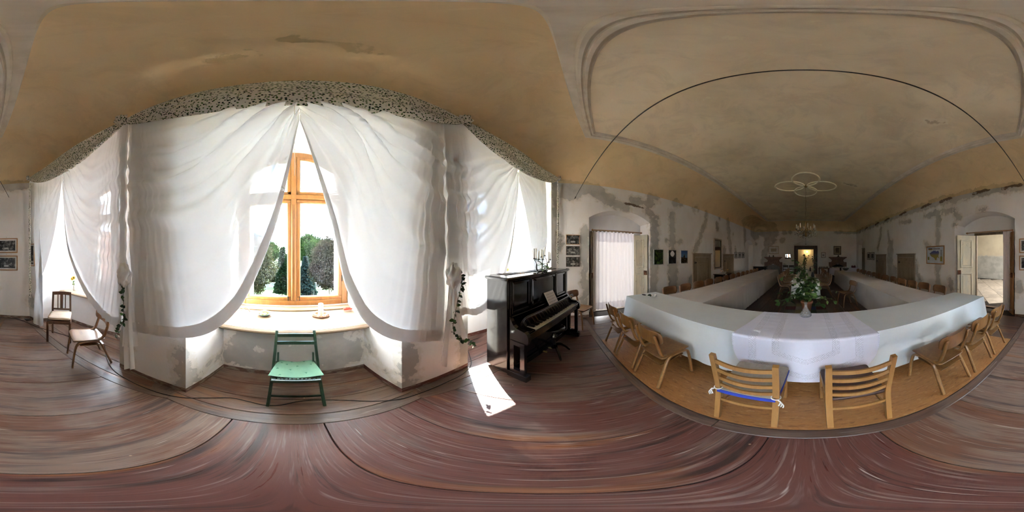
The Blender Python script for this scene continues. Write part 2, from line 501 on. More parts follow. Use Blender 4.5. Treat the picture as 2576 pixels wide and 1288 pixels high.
mb = MB(); niche_shell(mb, lambda u: Vector((-XW, u, 0)), (-1, 0, 0), FL, .35); put('wall_left_far_recess', stains(mb), MT['wall'], kind='structure')
mb = MB(); niche_shell(mb, lambda u: Vector((u, YF, 0)), (0, 1, 0), FC, .45, HF); put('wall_far_recess', stains(mb), MT['wall'], kind='structure')

# ---- vaulted ceiling
BX = 2.70; BY = 11.3
def near_y(x): return 6.53 - math.sqrt(6.45 ** 2 - x * x)
def outB(o=0.0):
    """outline of the stucco frame, o metres inwards; same corner order as outA"""
    pts = []
    bx = BX - o
    for k in range(49):
        x = -bx + 2 * bx * k / 48; pts.append((x, near_y(x) + o))
    y0 = near_y(bx) + o
    for k in range(1, 61): pts.append((bx, y0 + (BY - o - y0) * k / 60))
    for k in range(1, 41): pts.append((bx - 2 * bx * k / 40, BY - o))
    for k in range(1, 60): pts.append((-bx, BY - o + (y0 - BY + o) * k / 60))
    return pts
A = []
for k in range(49):
    th = -TH_END + 2 * TH_END * k / 48; p = arc(th); A.append((p.x, p.y, zA(th)))
for k in range(1, 61): A.append((XW, YC + (YF - YC) * k / 60, ZW))
for k in range(1, 41): A.append((XW - 2 * XW * k / 40, YF, ZW))
for k in range(1, 60): A.append((-XW, YF + (YC - YF) * k / 60, ZW))
B = outB(-.08); NO = len(A); mb = MB(); NP = 14
rows = []
for i in range(NO):
    for j in range(NP + 1):
        f = j / NP * PI / 2; g = 1 - math.cos(f); zz = A[i][2] + (ZC - A[i][2]) * math.sin(f)
        rows.append((A[i][0] + (B[i][0] - A[i][0]) * g, A[i][1] + (B[i][1] - A[i][1]) * g, zz))
mb.add(rows, [(i * (NP + 1) + j, i * (NP + 1) + j + 1, ((i + 1) % NO) * (NP + 1) + j + 1, ((i + 1) % NO) * (NP + 1) + j) for i in range(NO) for j in range(NP)], True)
ceil = put('ceiling', stains(mb), MT['ceil'], kind='structure')
mb = MB()
mb.grid(lambda s, t: ((2 * s - 1) * (BX + .1), near_y((2 * s - 1) * BX) - .1 + (BY + .2 - near_y((2 * s - 1) * BX)) * t, ZC), 50, 100, smooth=False)
put('flat_field', stains(mb), MT['field'], ceil)
mb = MB()
prof = [(-.10, .004), (-.09, -.010), (-.005, -.012), (0, -.040), (.015, -.058), (.04, -.062), (.055, -.040), (.065, -.036), (.072, -.050), (.095, -.052), (.108, -.030), (.115, -.014), (.125, -.008), (.127, .004)]
O = [outB(o) for o, _ in prof]
vv = [(O[j][i][0], O[j][i][1], ZC + prof[j][1]) for i in range(NO) for j in range(len(prof))]
m = len(prof)
mb.add(vv, [(i * m + j, i * m + j + 1, ((i + 1) % NO) * m + j + 1, ((i + 1) % NO) * m + j) for i in range(NO) for j in range(m - 1)], False)
put('stucco_frame', mb, MT['stucco'], ceil)
RO = Vector((0, 5.55, ZC))
mb = MB()
for k in range(4):
    a = k * PI / 2; c = RO + Vector((math.cos(a), math.sin(a), 0)) * .54
    mb.tube([c + Vector((math.cos(2 * PI * i / 40) * (.50 if k % 2 == 0 else .42), math.sin(2 * PI * i / 40) * (.42 if k % 2 == 0 else .50), -.016)) for i in range(40)], .026, 6, True)
put('stucco_rosette', mb, pmat('yellowed_stucco', (.93, .86, .66), (.86, .78, .58), 6, rough=.9), ceil)

# ---- floor
def floor_mat(name, paint, bare, streak, dark, wear):
    t = NT(name)
    co = t.coord('Object', (7, .55, 7)); co2 = t.coord('Object', (75, 2.2, 60)); iso = t.coord('Object')
    n1 = t.noise(co, 1.0, 5, .62, .6); n2 = t.noise(co2, 1.0, 3, .6); n3 = t.noise(iso, 2.2, 3)
    wearf = t.math('ADD', t.math('MULTIPLY', n1, .62), t.math('MULTIPLY', n3, .38))
    oi = t.n('ObjectInfo').outputs['Random']
    wearf = t.math('ADD', wearf, t.math('MULTIPLY_ADD', oi, .10, wear - .05))
    col = t.mix(t.ramp(wearf, .43, .57), paint, bare)
    col = t.mix(t.math('MULTIPLY', t.ramp(n2, .52, .72), .75), col, streak)
    col = t.mix(t.math('MULTIPLY', t.ramp(t.noise(co, 1.5, 4, .65), .53, .68), .85), col, dark)
    col = t.mix(t.math('MULTIPLY', t.ramp(t.noise(t.coord('Object', (120, 3.0, 90)), 1.0, 3, .6), .56, .68), .6), col, dark)
    nn = t.noise(t.coord('Object', (3, .35, 3)), 1.7, 4)
    col = t.mix(t.math('MULTIPLY', t.ramp(nn, .55, .70), .6), col, (.27, .11, .035))
    scr = t.noise(t.coord('Object', (60, 2.4, 40)), 1.0, 2, .5)
    col = t.mix(t.math('MULTIPLY', t.ramp(scr, .70, .76), .6), col, (.52, .46, .40))
    vo = t.n('TexVoronoi', {'Vector': iso, 'Scale': 5.0}); spot = t.ramp(vo.outputs['Distance'], .045, .025)
    spot = t.math('MULTIPLY', spot, t.ramp(t.noise(iso, 1.2, 2), .52, .6))
    col = t.mix(t.math('MULTIPLY', spot, .75), col, (.60, .43, .27))
    rg = t.ramp(n2, .3, .7, .27, .46)
    h = t.math('ADD', t.math('MULTIPLY', n2, .6), t.math('MULTIPLY', n1, .4))
    return t.done(t.princ(col, rg, 0., t.bump(h, .30, .006)))
MT['plank_red'] = floor_mat('worn_red_boards', (.115, .042, .031), (.145, .090, .068), (.23, .165, .135), (.030, .018, .014), -.01)
MT['plank_grey'] = floor_mat('worn_brown_boards', (.150, .070, .042), (.205, .135, .098), (.29, .22, .175), (.055, .040, .034), .02)
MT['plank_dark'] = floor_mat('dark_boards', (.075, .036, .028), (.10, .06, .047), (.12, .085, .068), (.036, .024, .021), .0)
MT['strip'] = floor_mat('border_boards', (.10, .058, .04), (.15, .10, .072), (.19, .13, .095), (.05, .035, .03), .03)
MT['under'] = pmat('floor_dark', (.03, .022, .018), rough=.95)
floor = put('floor', MB().prism([(-4.6, -4.6), (4.6, -4.6), (4.6, YF + .5), (-4.6, YF + .5)], -.08, -.022), MT['under'], kind='structure')
S0 = Vector((.95, -.95, 0)); S1 = Vector((3.78, .26, 0)); SD = (S1 - S0).normalized(); SN = Vector((SD.y, -SD.x, 0))
def yin(x):
    x = abs(x)
    return -.955 if x <= .95 else S0.y + (x - S0.x) * (S1.y - S0.y) / (S1.x - S0.x)
seams = [-3.95, -3.45, -2.92, -2.38, -1.83, -1.28, -.73, -.18, .378, 1.07, 1.62, 2.15, 2.70, 3.25, 3.95]
def plank(poly, mat, zt=0.0, axis_rot=None):
    mb = MB()
    cx = sum(p[0] for p in poly) / len(poly); cyy = sum(p[1] for p in poly) / len(poly)
    ins = .0022
    top = [(p[0] - cx, p[1] - cyy) for p in poly]
    if axis_rot is not None:
        c, s_ = math.cos(-axis_rot), math.sin(-axis_rot); top = [(x * c - y * s_, x * s_ + y * c) for x, y in top]
    n = len(top)
    b2 = [(x - (ins if x > 0 else -ins), y - (ins if y > 0 else -ins)) for x, y in top]
    b1 = [(x - (.006 if x > 0 else -.006), y - (ins if y > 0 else -ins)) for x, y in top]
    v = [(x, y, -.021) for x, y in b2] + [(x, y, -.004) for x, y in b2] + [(x, y, 0) for x, y in b1]
    f = [tuple(range(2 * n, 3 * n))]
    for k in (0, 1): f += [(k * n + i, k * n + (i + 1) % n, (k + 1) * n + (i + 1) % n, (k + 1) * n + i) for i in range(n)]
    mb.add(v, f)
    o = put('plank', mb, mat, floor)
    o.location = (cx, cyy, zt)
    if axis_rot is not None: o.rotation_euler = (0, 0, axis_rot)
    return o
for i in range(len(seams) - 1):
    a, b = seams[i], seams[i + 1]
    ps = [(a, yin(a)), (b, yin(b)), (b, .775), (a, .775)]
    for bx in (-.95, .95):
        if a < bx < b: ps.insert(1, (bx, -.955))
    plank(ps, MT['plank_red'] if b < .4 else MT['plank_grey'], random.uniform(-.002, 0))
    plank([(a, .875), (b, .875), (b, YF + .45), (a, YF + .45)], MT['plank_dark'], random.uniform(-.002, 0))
for a, b in ((-3.95, -2.25), (-2.25, -.51), (-.51, 1.25), (1.25, 2.75), (2.75, 3.95)):
    plank([(a, .775), (b, .775), (b, .875), (a, .875)], MT['strip'], 0, PI / 2)
plank([(-.95, -1.09), (.95, -1.09), (.95, -.955), (-.95, -.955)], MT['strip'], 0, PI / 2)
for k, (y0, y1) in enumerate(((-1.32, -1.09), (-1.55, -1.32), (-1.82, -1.55))):
    plank([(-1.0, y0), (1.0, y0), (1.0, y1), (-1.0, y1)], MT['plank_grey'], 0, PI / 2)
for sx in (-1, 1):
    sd = Vector((sx * SD.x, SD.y, 0)); sn = Vector((sx * SN.x, SN.y, 0)); s0 = Vector((sx * S0.x, S0.y, 0)); L = (S1 - S0).length
    ang = math.atan2(sd.y, sd.x) - PI / 2
    for k in range(6):
        o0 = 0 if k == 0 else .135 + (k - 1) * .27; o1 = .135 + k * .27
        l0 = -.0 if k == 0 else .15 + .05 * k; l1 = L + .0 if k == 0 else L + .15
        q = [s0 + sd * l0 + sn * o0, s0 + sd * l1 + sn * o0, s0 + sd * l1 + sn * o1, s0 + sd * l0 + sn * o1]
        if sx < 0: q = q[::-1]
        plank([(p.x, p.y) for p in q], MT['strip'] if k == 0 else (MT['plank_red'] if sx < 0 else MT['plank_grey']), -.0005 * k - .0005, ang)

for sx in (-1, 1):
    q = [(.93, -1.20), (1.32, -1.08), (1.32, -.80), (.95, -.955)]
    plank([(sx * x, y) for x, y in (q if sx > 0 else q[::-1])], MT['strip'], -.003)
# ---- window bays: jambs, breast wall, sill, lunette, window
MT['winwood'] = wood('honey_pine', (.36, .16, .038), (.29, .118, .026), (.21, .077, .015), 2, .9, .35, .25)
MT['winwood_in'] = pmat('pale_rebate', (.72, .60, .42), (.62, .50, .34), 8, rough=.5)
MT['sill'] = wood('bleached_sill_boards', (.34, .24, .15), (.27, .18, .105), (.20, .125, .07), 0, .8, .55, 0.)
t = NT('window_glass')
tr = t.n('BsdfTransparent', {'Color': (.97, .985, .98)}); gl = t.n('BsdfGlossy', {'Color': (1, 1, 1), 'Roughness': .0})
MT['glass'] = t.done(t.n('MixShader', {0: .018, 1: tr.outputs[0], 2: gl.outputs[0]}))
MT['iron'] = pmat('dark_iron', (.045, .040, .036), (.09, .075, .06), 20, rough=.5, metal=.75)
MT['outer'] = pmat('outer_render', (.72, .64, .50), (.62, .54, .41), 3, rough=.95)
WZ0 = .79; WSP = 3.02; WTOP = 3.46; WHW = .86
def warch(x): return WSP + (WTOP - WSP) * (1 - min(1, abs(x) / WHW) ** 2.1)
def build_window(idx, M, hw):
    """M: local x lateral, y outward, z up, origin on the floor at the mouth of the bay"""
    root = thing('window_%d' % idx, None, None, kind='structure'); root.matrix_world = M
    D = 1.46
    mb = MB()
    for sx in (-1, 1): mb.box((sx * (WHW - .045), D, (WZ0 + WSP) / 2), (.09, .10, WSP - WZ0), bev=.008)
    mb.box((0, D, WZ0 + .05), (2 * WHW - .18, .10, .10), bev=.008)
    mb.sweep([(x, D, warch(x) - .045) for x in [WHW * (-1 + 2 * k / 24) for k in range(25)]], [(-.05, -.045), (.05, -.045), (.05, .045), (-.05, .045)], up=(0, 1, 0), smooth=False)
    put('window_frame', mb, MT['winwood'], root)
    put('mullion', MB().box((0, D - .01, (WZ0 + .1 + WTOP - .09) / 2), (.085, .10, WTOP - WZ0 - .19), bev=.01)
        .box((-.022, D - .065, 1.65), (.018, .02, 1.55), bev=.006).box((.022, D - .065, 1.65), (.018, .02, 1.55), bev=.006), MT['winwood'], root)
    put('transom', MB().box((0, D - .01, 2.56), (2 * WHW - .18, .11, .085), bev=.012), MT['winwood'], root)
    for sx in (-1, 1):
        x0, x1 = .043, WHW - .09
        for lo, hi in ((WZ0 + .10, 2.515), (2.605, None)):
            fb = MB(); w = .055
            ring = []
            if hi is not None:
                for a, b in (((x0, lo), (x1, lo)), ((x0, hi), (x1, hi))): fb.box((sx * (a[0] + b[0]) / 2, D - .015, a[1] + (w / 2 if a[1] == lo else -w / 2)), (x1 - x0, .06, w), bev=.008)
                for x in (x0 + w / 2, x1 - w / 2): fb.box((sx * x, D - .015, (lo + hi) / 2), (w, .06, hi - lo - 2 * w), bev=.008)
                inner = [(x0 + w, lo + w), (x1 - w, lo + w), (x1 - w, hi - w), (x0 + w, hi - w)]
            else:
                top = lambda x: warch(x) - .09
                fb.box((sx * (x0 + x1) / 2, D - .015, lo + w / 2), (x1 - x0, .06, w), bev=.008)
                for x in (x0 + w / 2, x1 - w / 2): fb.box((sx * x, D - .015, (lo + top(x)) / 2), (w, .06, top(x) - lo), bev=.008)
                fb.sweep([(sx * (x0 + (x1 - x0) * k / 12), D - .015, top(x0 + (x1 - x0) * k / 12) - w / 2) for k in range(13)], [(-.03, -w / 2), (.03, -w / 2), (.03, w / 2), (-.03, w / 2)], up=(0, 1, 0), smooth=False)
                inner = [(x0 + w, lo + w), (x1 - w, lo + w)] + [(x1 - w - (x1 - x0 - 2 * w) * k / 8, top(x1 - w - (x1 - x0 - 2 * w) * k / 8) - w) for k in range(9)]
            sash = put('sash', fb, MT['winwood'], root)
            n = len(inner)
            put('pane', MB().prism([(sx * a, b) for a, b in inner], -.003, .003, Matrix(((1, 0, 0, 0), (0, 0, -1, D), (0, 1, 0, 0), (0, 0, 0, 1)))), MT['glass'], sash)
            rb = MB(); q = 0.014
            for (a, b), (c, d) in zip(inner, inner[1:] + inner[:1]):
                if math.hypot(c - a, d - b) > .02: rb.bar((sx * a, D + .0, b), (sx * c, D + .0, d), .05, q)
            put('rebate', rb, MT['winwood_in'], sash)
        put('latch', MB().box((sx * .09, D - .05, WZ0 + .13), (.012, .012, .07), bev=.003).ball((sx * .09, D - .058, WZ0 + .16), .011, 6), MT['iron'], root)
        put('hinge', MB().lathe([(0, -.05), (.009, -.05), (.009, .05), (0, .05)], 8, c=(sx * (WHW - .085), D - .05, WZ0 + .45)), MT['iron'], root)
    # sill board with rounded nose, a back ledge
    mb = MB(); hs = hw + .12
    prof = [(.56, -.0), (.535, -.012), (.53, -.026), (.54, -.042), (.56, -.05), (1.44, -.05), (1.44, .0)]
    vv = [(x, y, .765 + z) for x in (-hs, hs) for y, z in prof]; n = len(prof)
    mb.add(vv, [tuple(range(n)), tuple(range(n, 2 * n))[::-1]] + [(i, n + i, n + (i + 1) % n, (i + 1) % n) for i in range(n)])
    mb.box((0, .575, .766), (2 * hs - .02, .008, .004))
    sill = put('window_sill', mb, MT['sill'], root)
    put('sill_ledge', MB().box((0, 1.33, .778), (1.80, .2, .026), bev=.008), MT['sill'], sill)
    return root
def bay(idx, A_, B_, M, hws):
    """A_, B_ mouth corners on the wall arc (local -x and +x side)"""
    L = lambda x, y, z: M @ Vector((x, y, z))
    mb = MB()
    for sx, C0 in ((-1, A_), (1, B_)):
        st = [C0, L(sx * hws[0], .65, 0), L(sx * hws[1], 1.46, 0), L(sx * (hws[1] - .06), 1.50, 0), L(sx * (hws[1] - .10), 1.95, 0)]
        for k in range(4):
            p, q = st[k], st[k + 1]
            z0 = 0 if k == 0 else .5
            quadgrid(mb, (p.x, p.y, z0), (q.x, q.y, z0), (q.x, q.y, 3.55), (p.x, p.y, 3.55), .1)
    quadgrid(mb, L(-hws[0], .65, 0), L(hws[0], .65, 0), L(hws[0], .65, .76), L(-hws[0], .65, .76), .06)
    a, b = L(-hws[1] - .05, 1.95, 3.55), L(hws[1] + .05, 1.95, 3.55)
    mb.add([(A_.x, A_.y, 3.55), (B_.x, B_.y, 3.55), b, a], [(0, 1, 2, 3)])
    mb.grid(lambda s, t: L(hws[1] * (2 * s - 1), 1.47, (lambda x: warch(x) - .03 + (3.57 - warch(x)) * t)(hws[1] * (2 * s - 1))), 24, 3, smooth=False)
    mb.add([L(-1.0, 1.40, .50), L(1.0, 1.40, .50), L(1.0, 1.40, WZ0 + .02), L(-1.0, 1.40, WZ0 + .02)], [(0, 1, 2, 3)])
    put('wall_window_bay_%d' % idx, stains(mb), MT['wall'], kind='structure')
    # outer sill and arch
    mb = MB().box((0, 1.75, .76), (1.9, .5, .06), M=M)
    put('trim_%d' % idx, mb, MT['outer'], kind='structure')
    return build_window(idx, M, min(hws))
def frame_at(o, yv):
    yv = Vector(yv).normalized(); x = yv.cross(Vector((0, 0, 1)))
    R = Matrix((x, yv, Vector((0, 0, 1)))).transposed().to_4x4(); R.translation = o; return R
M_MID = frame_at(Vector((0, -1.125, 0)), (0, -1, 0))
win_mid = bay(1, arc(8.1), arc(-8.1), M_MID, (.815, .875))
AX = math.radians(31)
M_L = frame_at(arc(26.2) , (math.sin(AX), -math.cos(AX), 0))
M_R = frame_at(arc(-26.2), (-math.sin(AX), -math.cos(AX), 0))
win_l = bay(2, arc(36.5), arc(16.0), M_L, (.93, .88))
win_r = bay(3, arc(-16.0), arc(-36.5), M_R, (.93, .88))

# ---- baseboards
MT['base'] = pmat('scuffed_baseboard', (.16, .085, .06), (.30, .25, .19), 9, (1, 1, 3), .75, .3, lo=.45, hi=.6)
MT['base_red'] = pmat('red_baseboard', (.14, .045, .032), (.26, .19, .15), 9, (1, 1, 3), .7, .3, lo=.5, hi=.66)
BP = [(-.001, 0), (.022, 0), (.022, .045), (.012, .07), (-.001, .075)]
def baseboard(name, pts, mat, flip=False):
    prof = [(-a, b) for a, b in BP] if flip else BP
    put(name, MB().sweep(pts, prof, smooth=False), mat, kind='structure')
def Lp(M, x, y): return M @ Vector((x, y, 0))
for nm, pts, mt in (('baseboard_pier_left', [arc(16 - k * 1.3166) for k in range(7)] , MT['base']), ('baseboard_pier_right', [arc(-8.1 - k * 1.3166) for k in range(7)], MT['base_red']),
                    ('baseboard_bay_mid_a', [arc(8.1), Lp(M_MID, -.815, .65)], MT['base']), ('baseboard_bay_mid_b', [Lp(M_MID, -.815, .65), Lp(M_MID, .815, .65)], MT['base']),
                    ('baseboard_bay_mid_c', [Lp(M_MID, .815, .65), arc(-8.1)], MT['base_red']),
                    ('baseboard_bay_left_a', [arc(36.5), Lp(M_L, -.93, .65)], MT['base']), ('baseboard_bay_left_b', [Lp(M_L, -.93, .65), Lp(M_L, .93, .65)], MT['base']), ('baseboard_bay_left_c', [Lp(M_L, .93, .65), arc(16)], MT['base']),
                    ('baseboard_bay_right_a', [arc(-16), Lp(M_R, -.93, .65)], MT['base_red']), ('baseboard_bay_right_b', [Lp(M_R, -.93, .65), Lp(M_R, .93, .65)], MT['base_red']),
                    ('baseboard_corner_left', [arc(TH_END), arc(36.5)], MT['base']),
                    ('baseboard_right_near', [Vector((XW, NR[0], 0)), Vector((XW, YC, 0))], MT['base']), ('baseboard_right', [Vector((XW, FR[0], 0)), Vector((XW, NR[1], 0))], MT['base']),
                    ('baseboard_left_near', [Vector((-XW, YC, 0)), Vector((-XW, NL[0], 0))], MT['base']), ('baseboard_left', [Vector((-XW, NL[1], 0)), Vector((-XW, FL[0], 0))], MT['base'])):
    baseboard(nm, pts, mt, True)

# ---- adjoining rooms
MT['tile'] = pmat('stone_paving', (.52, .47, .42), (.40, .36, .32), 5, rough=.7, bump=.15, rand=.18)
def room(name, x0, x1, y0, y1, h, mat, skip):
    mb = MB()
    c = [(x0, y0), (x1, y0), (x1, y1), (x0, y1)]
    for k in range(4):
        if k == skip: continue
        a, b = c[k], c[(k + 1) % 4]
        quadgrid(mb, (*a, -.05), (*b, -.05), (*b, h), (*a, h), .3)
    mb.add([(x0, y0, h), (x1, y0, h), (x1, y1, h), (x0, y1, h)], [(0, 1, 2, 3)])
    put(name, stains(mb), mat, kind='structure')
# dado of the right-hand room
CAPS_R = [Vector((10.4, 2.0, .75)), Vector((10.4, 9.0, .75))]
CP0 = np.vstack([CP0, [tuple(CAPS_R[0])]]); CP1 = np.vstack([CP1, [tuple(CAPS_R[1])]]); CR = np.append(CR, .82); CH = np.append(CH, 0); CAPS.append(None)
room('wall_side_room', 4.5, 10.4, -1.2, 9.0, 3.3, MT['yroom'], 3)
mb = MB(); quadgrid(mb, (4.505, -1.2, 0), (4.505, HR[0], 0), (4.505, HR[0], 3.3), (4.505, -1.2, 3.3), .5); quadgrid(mb, (4.505, HR[1], 0), (4.505, 9, 0), (4.505, 9, 3.3), (4.505, HR[1], 3.3), .5)
quadgrid(mb, (4.505, HR[0], HR[2]), (4.505, HR[1], HR[2]), (4.505, HR[1], 3.3), (4.505, HR[0], 3.3), .5)
put('wall_side_room_near', mb, MT['yroom'], kind='structure')
sf = put('floor_side_room', MB().prism([(4.48, -1.4), (10.6, -1.4), (10.6, 9.2), (4.48, 9.2)], -.06, -.012), MT['under'], kind='structure')
tm = MB().prism([(-.33, -.33), (.33, -.33), (.33, .33), (-.33, .33)], -.012, 0).mesh('stone_tile'); tm.materials.append(MT['tile'])
for i in range(-9, 10):
    for j in range(-9, 10):
        q = Matrix.Rotation(math.radians(38), 2) @ Vector((i * .675 + (.34 if j % 2 else 0), j * .675))
        x, y = q.x + 7.4, q.y + 3.9
        if 5.05 < x < 9.9 and 1.4 < y < 6.9 and y < .62 * x + 1.6 and y > .30 * x - .6:
            put('stone_tile', tm, None, sf, loc=(x, y, random.uniform(-.003, 0)), rz=math.radians(38 + random.uniform(-.6, .6)))
put('trim_threshold', MB().box((4.50, (HR[0] + HR[1]) / 2, .0), (.12, HR[1] - HR[0], .02)), MT['strip'], kind='structure')
room('wall_left_room', -8.5, -4.5, -.5, 5.0, 3.2, MT['yroom'], 1)
mb = MB(); quadgrid(mb, (-4.505, -.5, 0), (-4.505, HL[0], 0), (-4.505, HL[0], 3.2), (-4.505, -.5, 3.2), .5); quadgrid(mb, (-4.505, HL[1], 0), (-4.505, 5, 0), (-4.505, 5, 3.2), (-4.505, HL[1], 3.2), .5)
quadgrid(mb, (-4.505, HL[0], HL[2]), (-4.505, HL[1], HL[2]), (-4.505, HL[1], 3.2), (-4.505, HL[0], 3.2), .5)
put('wall_left_room_near', mb, MT['yroom'], kind='structure')
put('floor_left_room', MB().prism([(-8.7, -.7), (-4.4, -.7), (-4.4, 5.2), (-8.7, 5.2)], -.06, -.002), MT['tile'], kind='structure')
room('wall_far_room', -2.6, 2.6, YF + .46, YF + 3.4, 3.2, MT['yroom'], 0)
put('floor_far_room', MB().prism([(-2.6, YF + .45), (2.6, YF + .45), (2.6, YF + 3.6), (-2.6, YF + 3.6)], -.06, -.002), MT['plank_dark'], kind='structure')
def area(name, loc, to, sx, sy, w, col=(1, 1, 1)):
    l = bpy.data.lights.new(name, 'AREA'); l.shape = 'RECTANGLE'; l.size = sx; l.size_y = sy; l.energy = w; l.color = col
    o = bpy.data.objects.new(name, l); COL.objects.link(o); o.location = loc
    o.rotation_euler = (Vector(to) - Vector(loc)).to_track_quat('-Z', 'Y').to_euler()
    return o
area('side_room_window', (7.6, -1.1, 1.9), (7.4, 4, .6), 2.4, 2.0, 150, (1, .97, .92))
area('left_room_window', (-8.35, 1.9, 1.8), (-4, 1.9, 1.6), 2.0, 2.0, 50, (.96, .97, 1))
# close the far room around its doorway
mb = MB(); yy = YF + .455
quadgrid(mb, (-2.6, yy, 0), (HF[0], yy, 0), (HF[0], yy, 3.2), (-2.6, yy, 3.2), .6); quadgrid(mb, (HF[1], yy, 0), (2.6, yy, 0), (2.6, yy, 3.2), (HF[1], yy, 3.2), .6)
quadgrid(mb, (HF[0], yy, HF[2]), (HF[1], yy, HF[2]), (HF[1], yy, 3.2), (HF[0], yy, 3.2), .6)
put('wall_far_room_near', mb, MT['yroom'], kind='structure')

# ================================================================ CURTAINS
def sheer_mat(name, col, trans, tl, weave=900):
    t = NT(name)
    a = t.n('BsdfTransparent', {'Color': (.98, .98, .98)})
    b = t.n('BsdfTranslucent', {'Color': col}); c = t.n('BsdfDiffuse', {'Color': col})
    bc = t.n('MixShader', {0: tl, 1: c.outputs[0], 2: b.outputs[0]})
    # the weave closes up when seen at a slant: open share = trans ** (1 / cos)
    g = t.n('NewGeometry')
    cs = t.math('ABSOLUTE', t.n('VectorMath', {0: g.outputs['Normal'], 1: g.outputs['Incoming']}, operation='DOT_PRODUCT').outputs['Value'])
    op = t.math('POWER', trans, t.math('DIVIDE', 1.0, t.math('MAXIMUM', cs, .12)))
    f = t.math('SUBTRACT', 1.0, op)
    return t.done(t.n('MixShader', {0: f, 1: a.outputs[0], 2: bc.outputs[0]}))
MT['sheer'] = sheer_mat('white_voile', (.90, .90, .895), TVOILE, TLV)
MT['voile'] = sheer_mat('door_voile', (.92, .90, .93), .10, .5)
def floral():
    t = NT('leaf_print_cotton')
    co = t.coord('Object', rnd=False)
    co = t.n('VectorMath', {0: co, 1: t.n('TexNoise', {'Vector': co, 'Scale': 30.0}).outputs['Color']}, operation='MULTIPLY_ADD').outputs[0] if False else co
    v = t.n('TexVoronoi', {'Vector': co, 'Scale': 42.0, 'Randomness': .9})
    nn = t.noise(co, 170, 2)
    leaf = t.ramp(t.math('ADD', v.outputs['Distance'], t.math('MULTIPLY_ADD', nn, .5, -.25)), .43, .33)
    rnd = t.n('SeparateColor', {0: v.outputs['Color']}).outputs[0]
    lc = t.mix(t.ramp(rnd, .3, .6), (.018, .035, .025), (.09, .17, .05))
    col = t.mix(leaf, (.88, .85, .77), lc)
    a = t.n('BsdfDiffuse', {'Color': col}); b = t.n('BsdfTranslucent', {'Color': col})
    return t.done(t.n('MixShader', {0: .25, 1: a.outputs[0], 2: b.outputs[0]}))
MT['floral'] = floral()
def cyl(x, y, R=ARC_R - .10):
    d = pdir(x, y); h = Vector((d.x, d.y)); L = h.length; h /= L
    b = -ARC_C * h.y; c = ARC_C ** 2 - R * R
    s = -b + math.sqrt(b * b - c)
    p = h * s
    return Vector((math.degrees(math.asin(max(-1, min(1, p.x / R)))), CAM_H + d.z / L * s))
def S3(th, z, off=0.0): return arc(th, ARC_R - .10 - off, z)
def interp(pts):
    P = pl([(*p, 0) for p in pts], 12)
    L = [0]
    for a, b in zip(P[:-1], P[1:]): L.append(L[-1] + math.hypot((b.x - a.x) * .11, b.y - a.y))
    T = L[-1]
    def f(u):
        q = u * T
        for i in range(len(L) - 1):
            if q <= L[i + 1] + 1e-9:
                k = (q - L[i]) / max(1e-9, L[i + 1] - L[i]); a = P[i].lerp(P[i + 1], k); return Vector((a.x, a.y))
        return Vector((P[-1].x, P[-1].y))
    return f
def swag(knot, tie, foot, top_in, apex, hem, seed, nf=7, amp=.12, nu=90, nv=110, pleat=1.0, tie_v=.72, v0=0.0, lift=0.0):
    """half curtain: outer edge knot-tie-foot, gathered at apex; hem lists photo points from foot to apex"""
    K, T_, F_, TI, AP = (cyl(*p) for p in (knot, tie, foot, top_in, apex))
    K.y = 3.50; TI.y = 3.50
    hemf = interp([F_] + [cyl(*p) for p in hem] + [AP])
    def Of(v): return K.lerp(T_, v / tie_v) if v < tie_v else T_.lerp(F_, (v - tie_v) / (1 - tie_v))
    def If(v): return TI.lerp(AP, min(1, v * 1.0))
    def fn(u, v):
        v = (v0 + (1 - v0) * v) ** .9
        p = (1 - v) * K.lerp(TI, u) + v * hemf(u) + (1 - u) * Of(v) + u * If(v) - ((1 - u) * (1 - v) * K + u * (1 - v) * TI + (1 - u) * v * F_ + u * v * AP)
        w = nz(u * 2.3 + seed, v * 3.1, seed)
        # swag folds fan out of the apex
        e = math.sin(PI * min(1, .12 + v * 1.05)) * (1 - .55 * (1 - u) ** 2)
        ph = 2 * PI * nf * (v + .10 * w + .05 * math.sin(5 * u + seed))
        fold = (max(0, math.sin(ph)) ** 1.5 - .3 + .25 * math.sin(2.1 * ph + seed)) * amp * e * (.5 + .8 * u)
        # upright pleats near the outer gather
        g = math.exp(-(u / .16) ** 2)
        pv = math.sin(2 * PI * 9 * (u ** .8) * 3 + 2 * w + seed) * .022 * g * pleat
        pv += math.sin(46 * u + 3 * w) * .008 * (1 - v)
        pin = math.exp(-((v - tie_v) / .05) ** 2) * math.exp(-(u / .10) ** 2)
        bulge = .05 * math.sin(PI * u) * math.sin(PI * v)
        kz = max(0.0, min(1.0, (3.30 - p.y) / .45)); fold *= kz; bulge *= kz; pv *= .35 + .65 * kz
        sag = .0 if u > .999 else 0
        return S3(p.x, p.y, lift * math.sin(PI * min(1, u * 1.2)) + fold + pv + bulge + .03 * w * (1 - v) * kz - .03 * pin - .02 * (1 - kz))
    return MB().grid(fn, nu, nv)
def tail(x0, x1, xb0, xb1, y0, y1, seed, off=.05):
    a0, a1, b0, b1 = cyl(x0, y0), cyl(x1, y0), cyl(xb0, y1), cyl(xb1, y1)
    def fn(u, v):
        p = a0.lerp(a1, u).lerp(b0.lerp(b1, u), v)
        return S3(p.x, p.y, off + .018 * math.sin(9 * u + seed + v) + .01 * math.sin(4 * v + seed))
    return MB().grid(fn, 14, 24)
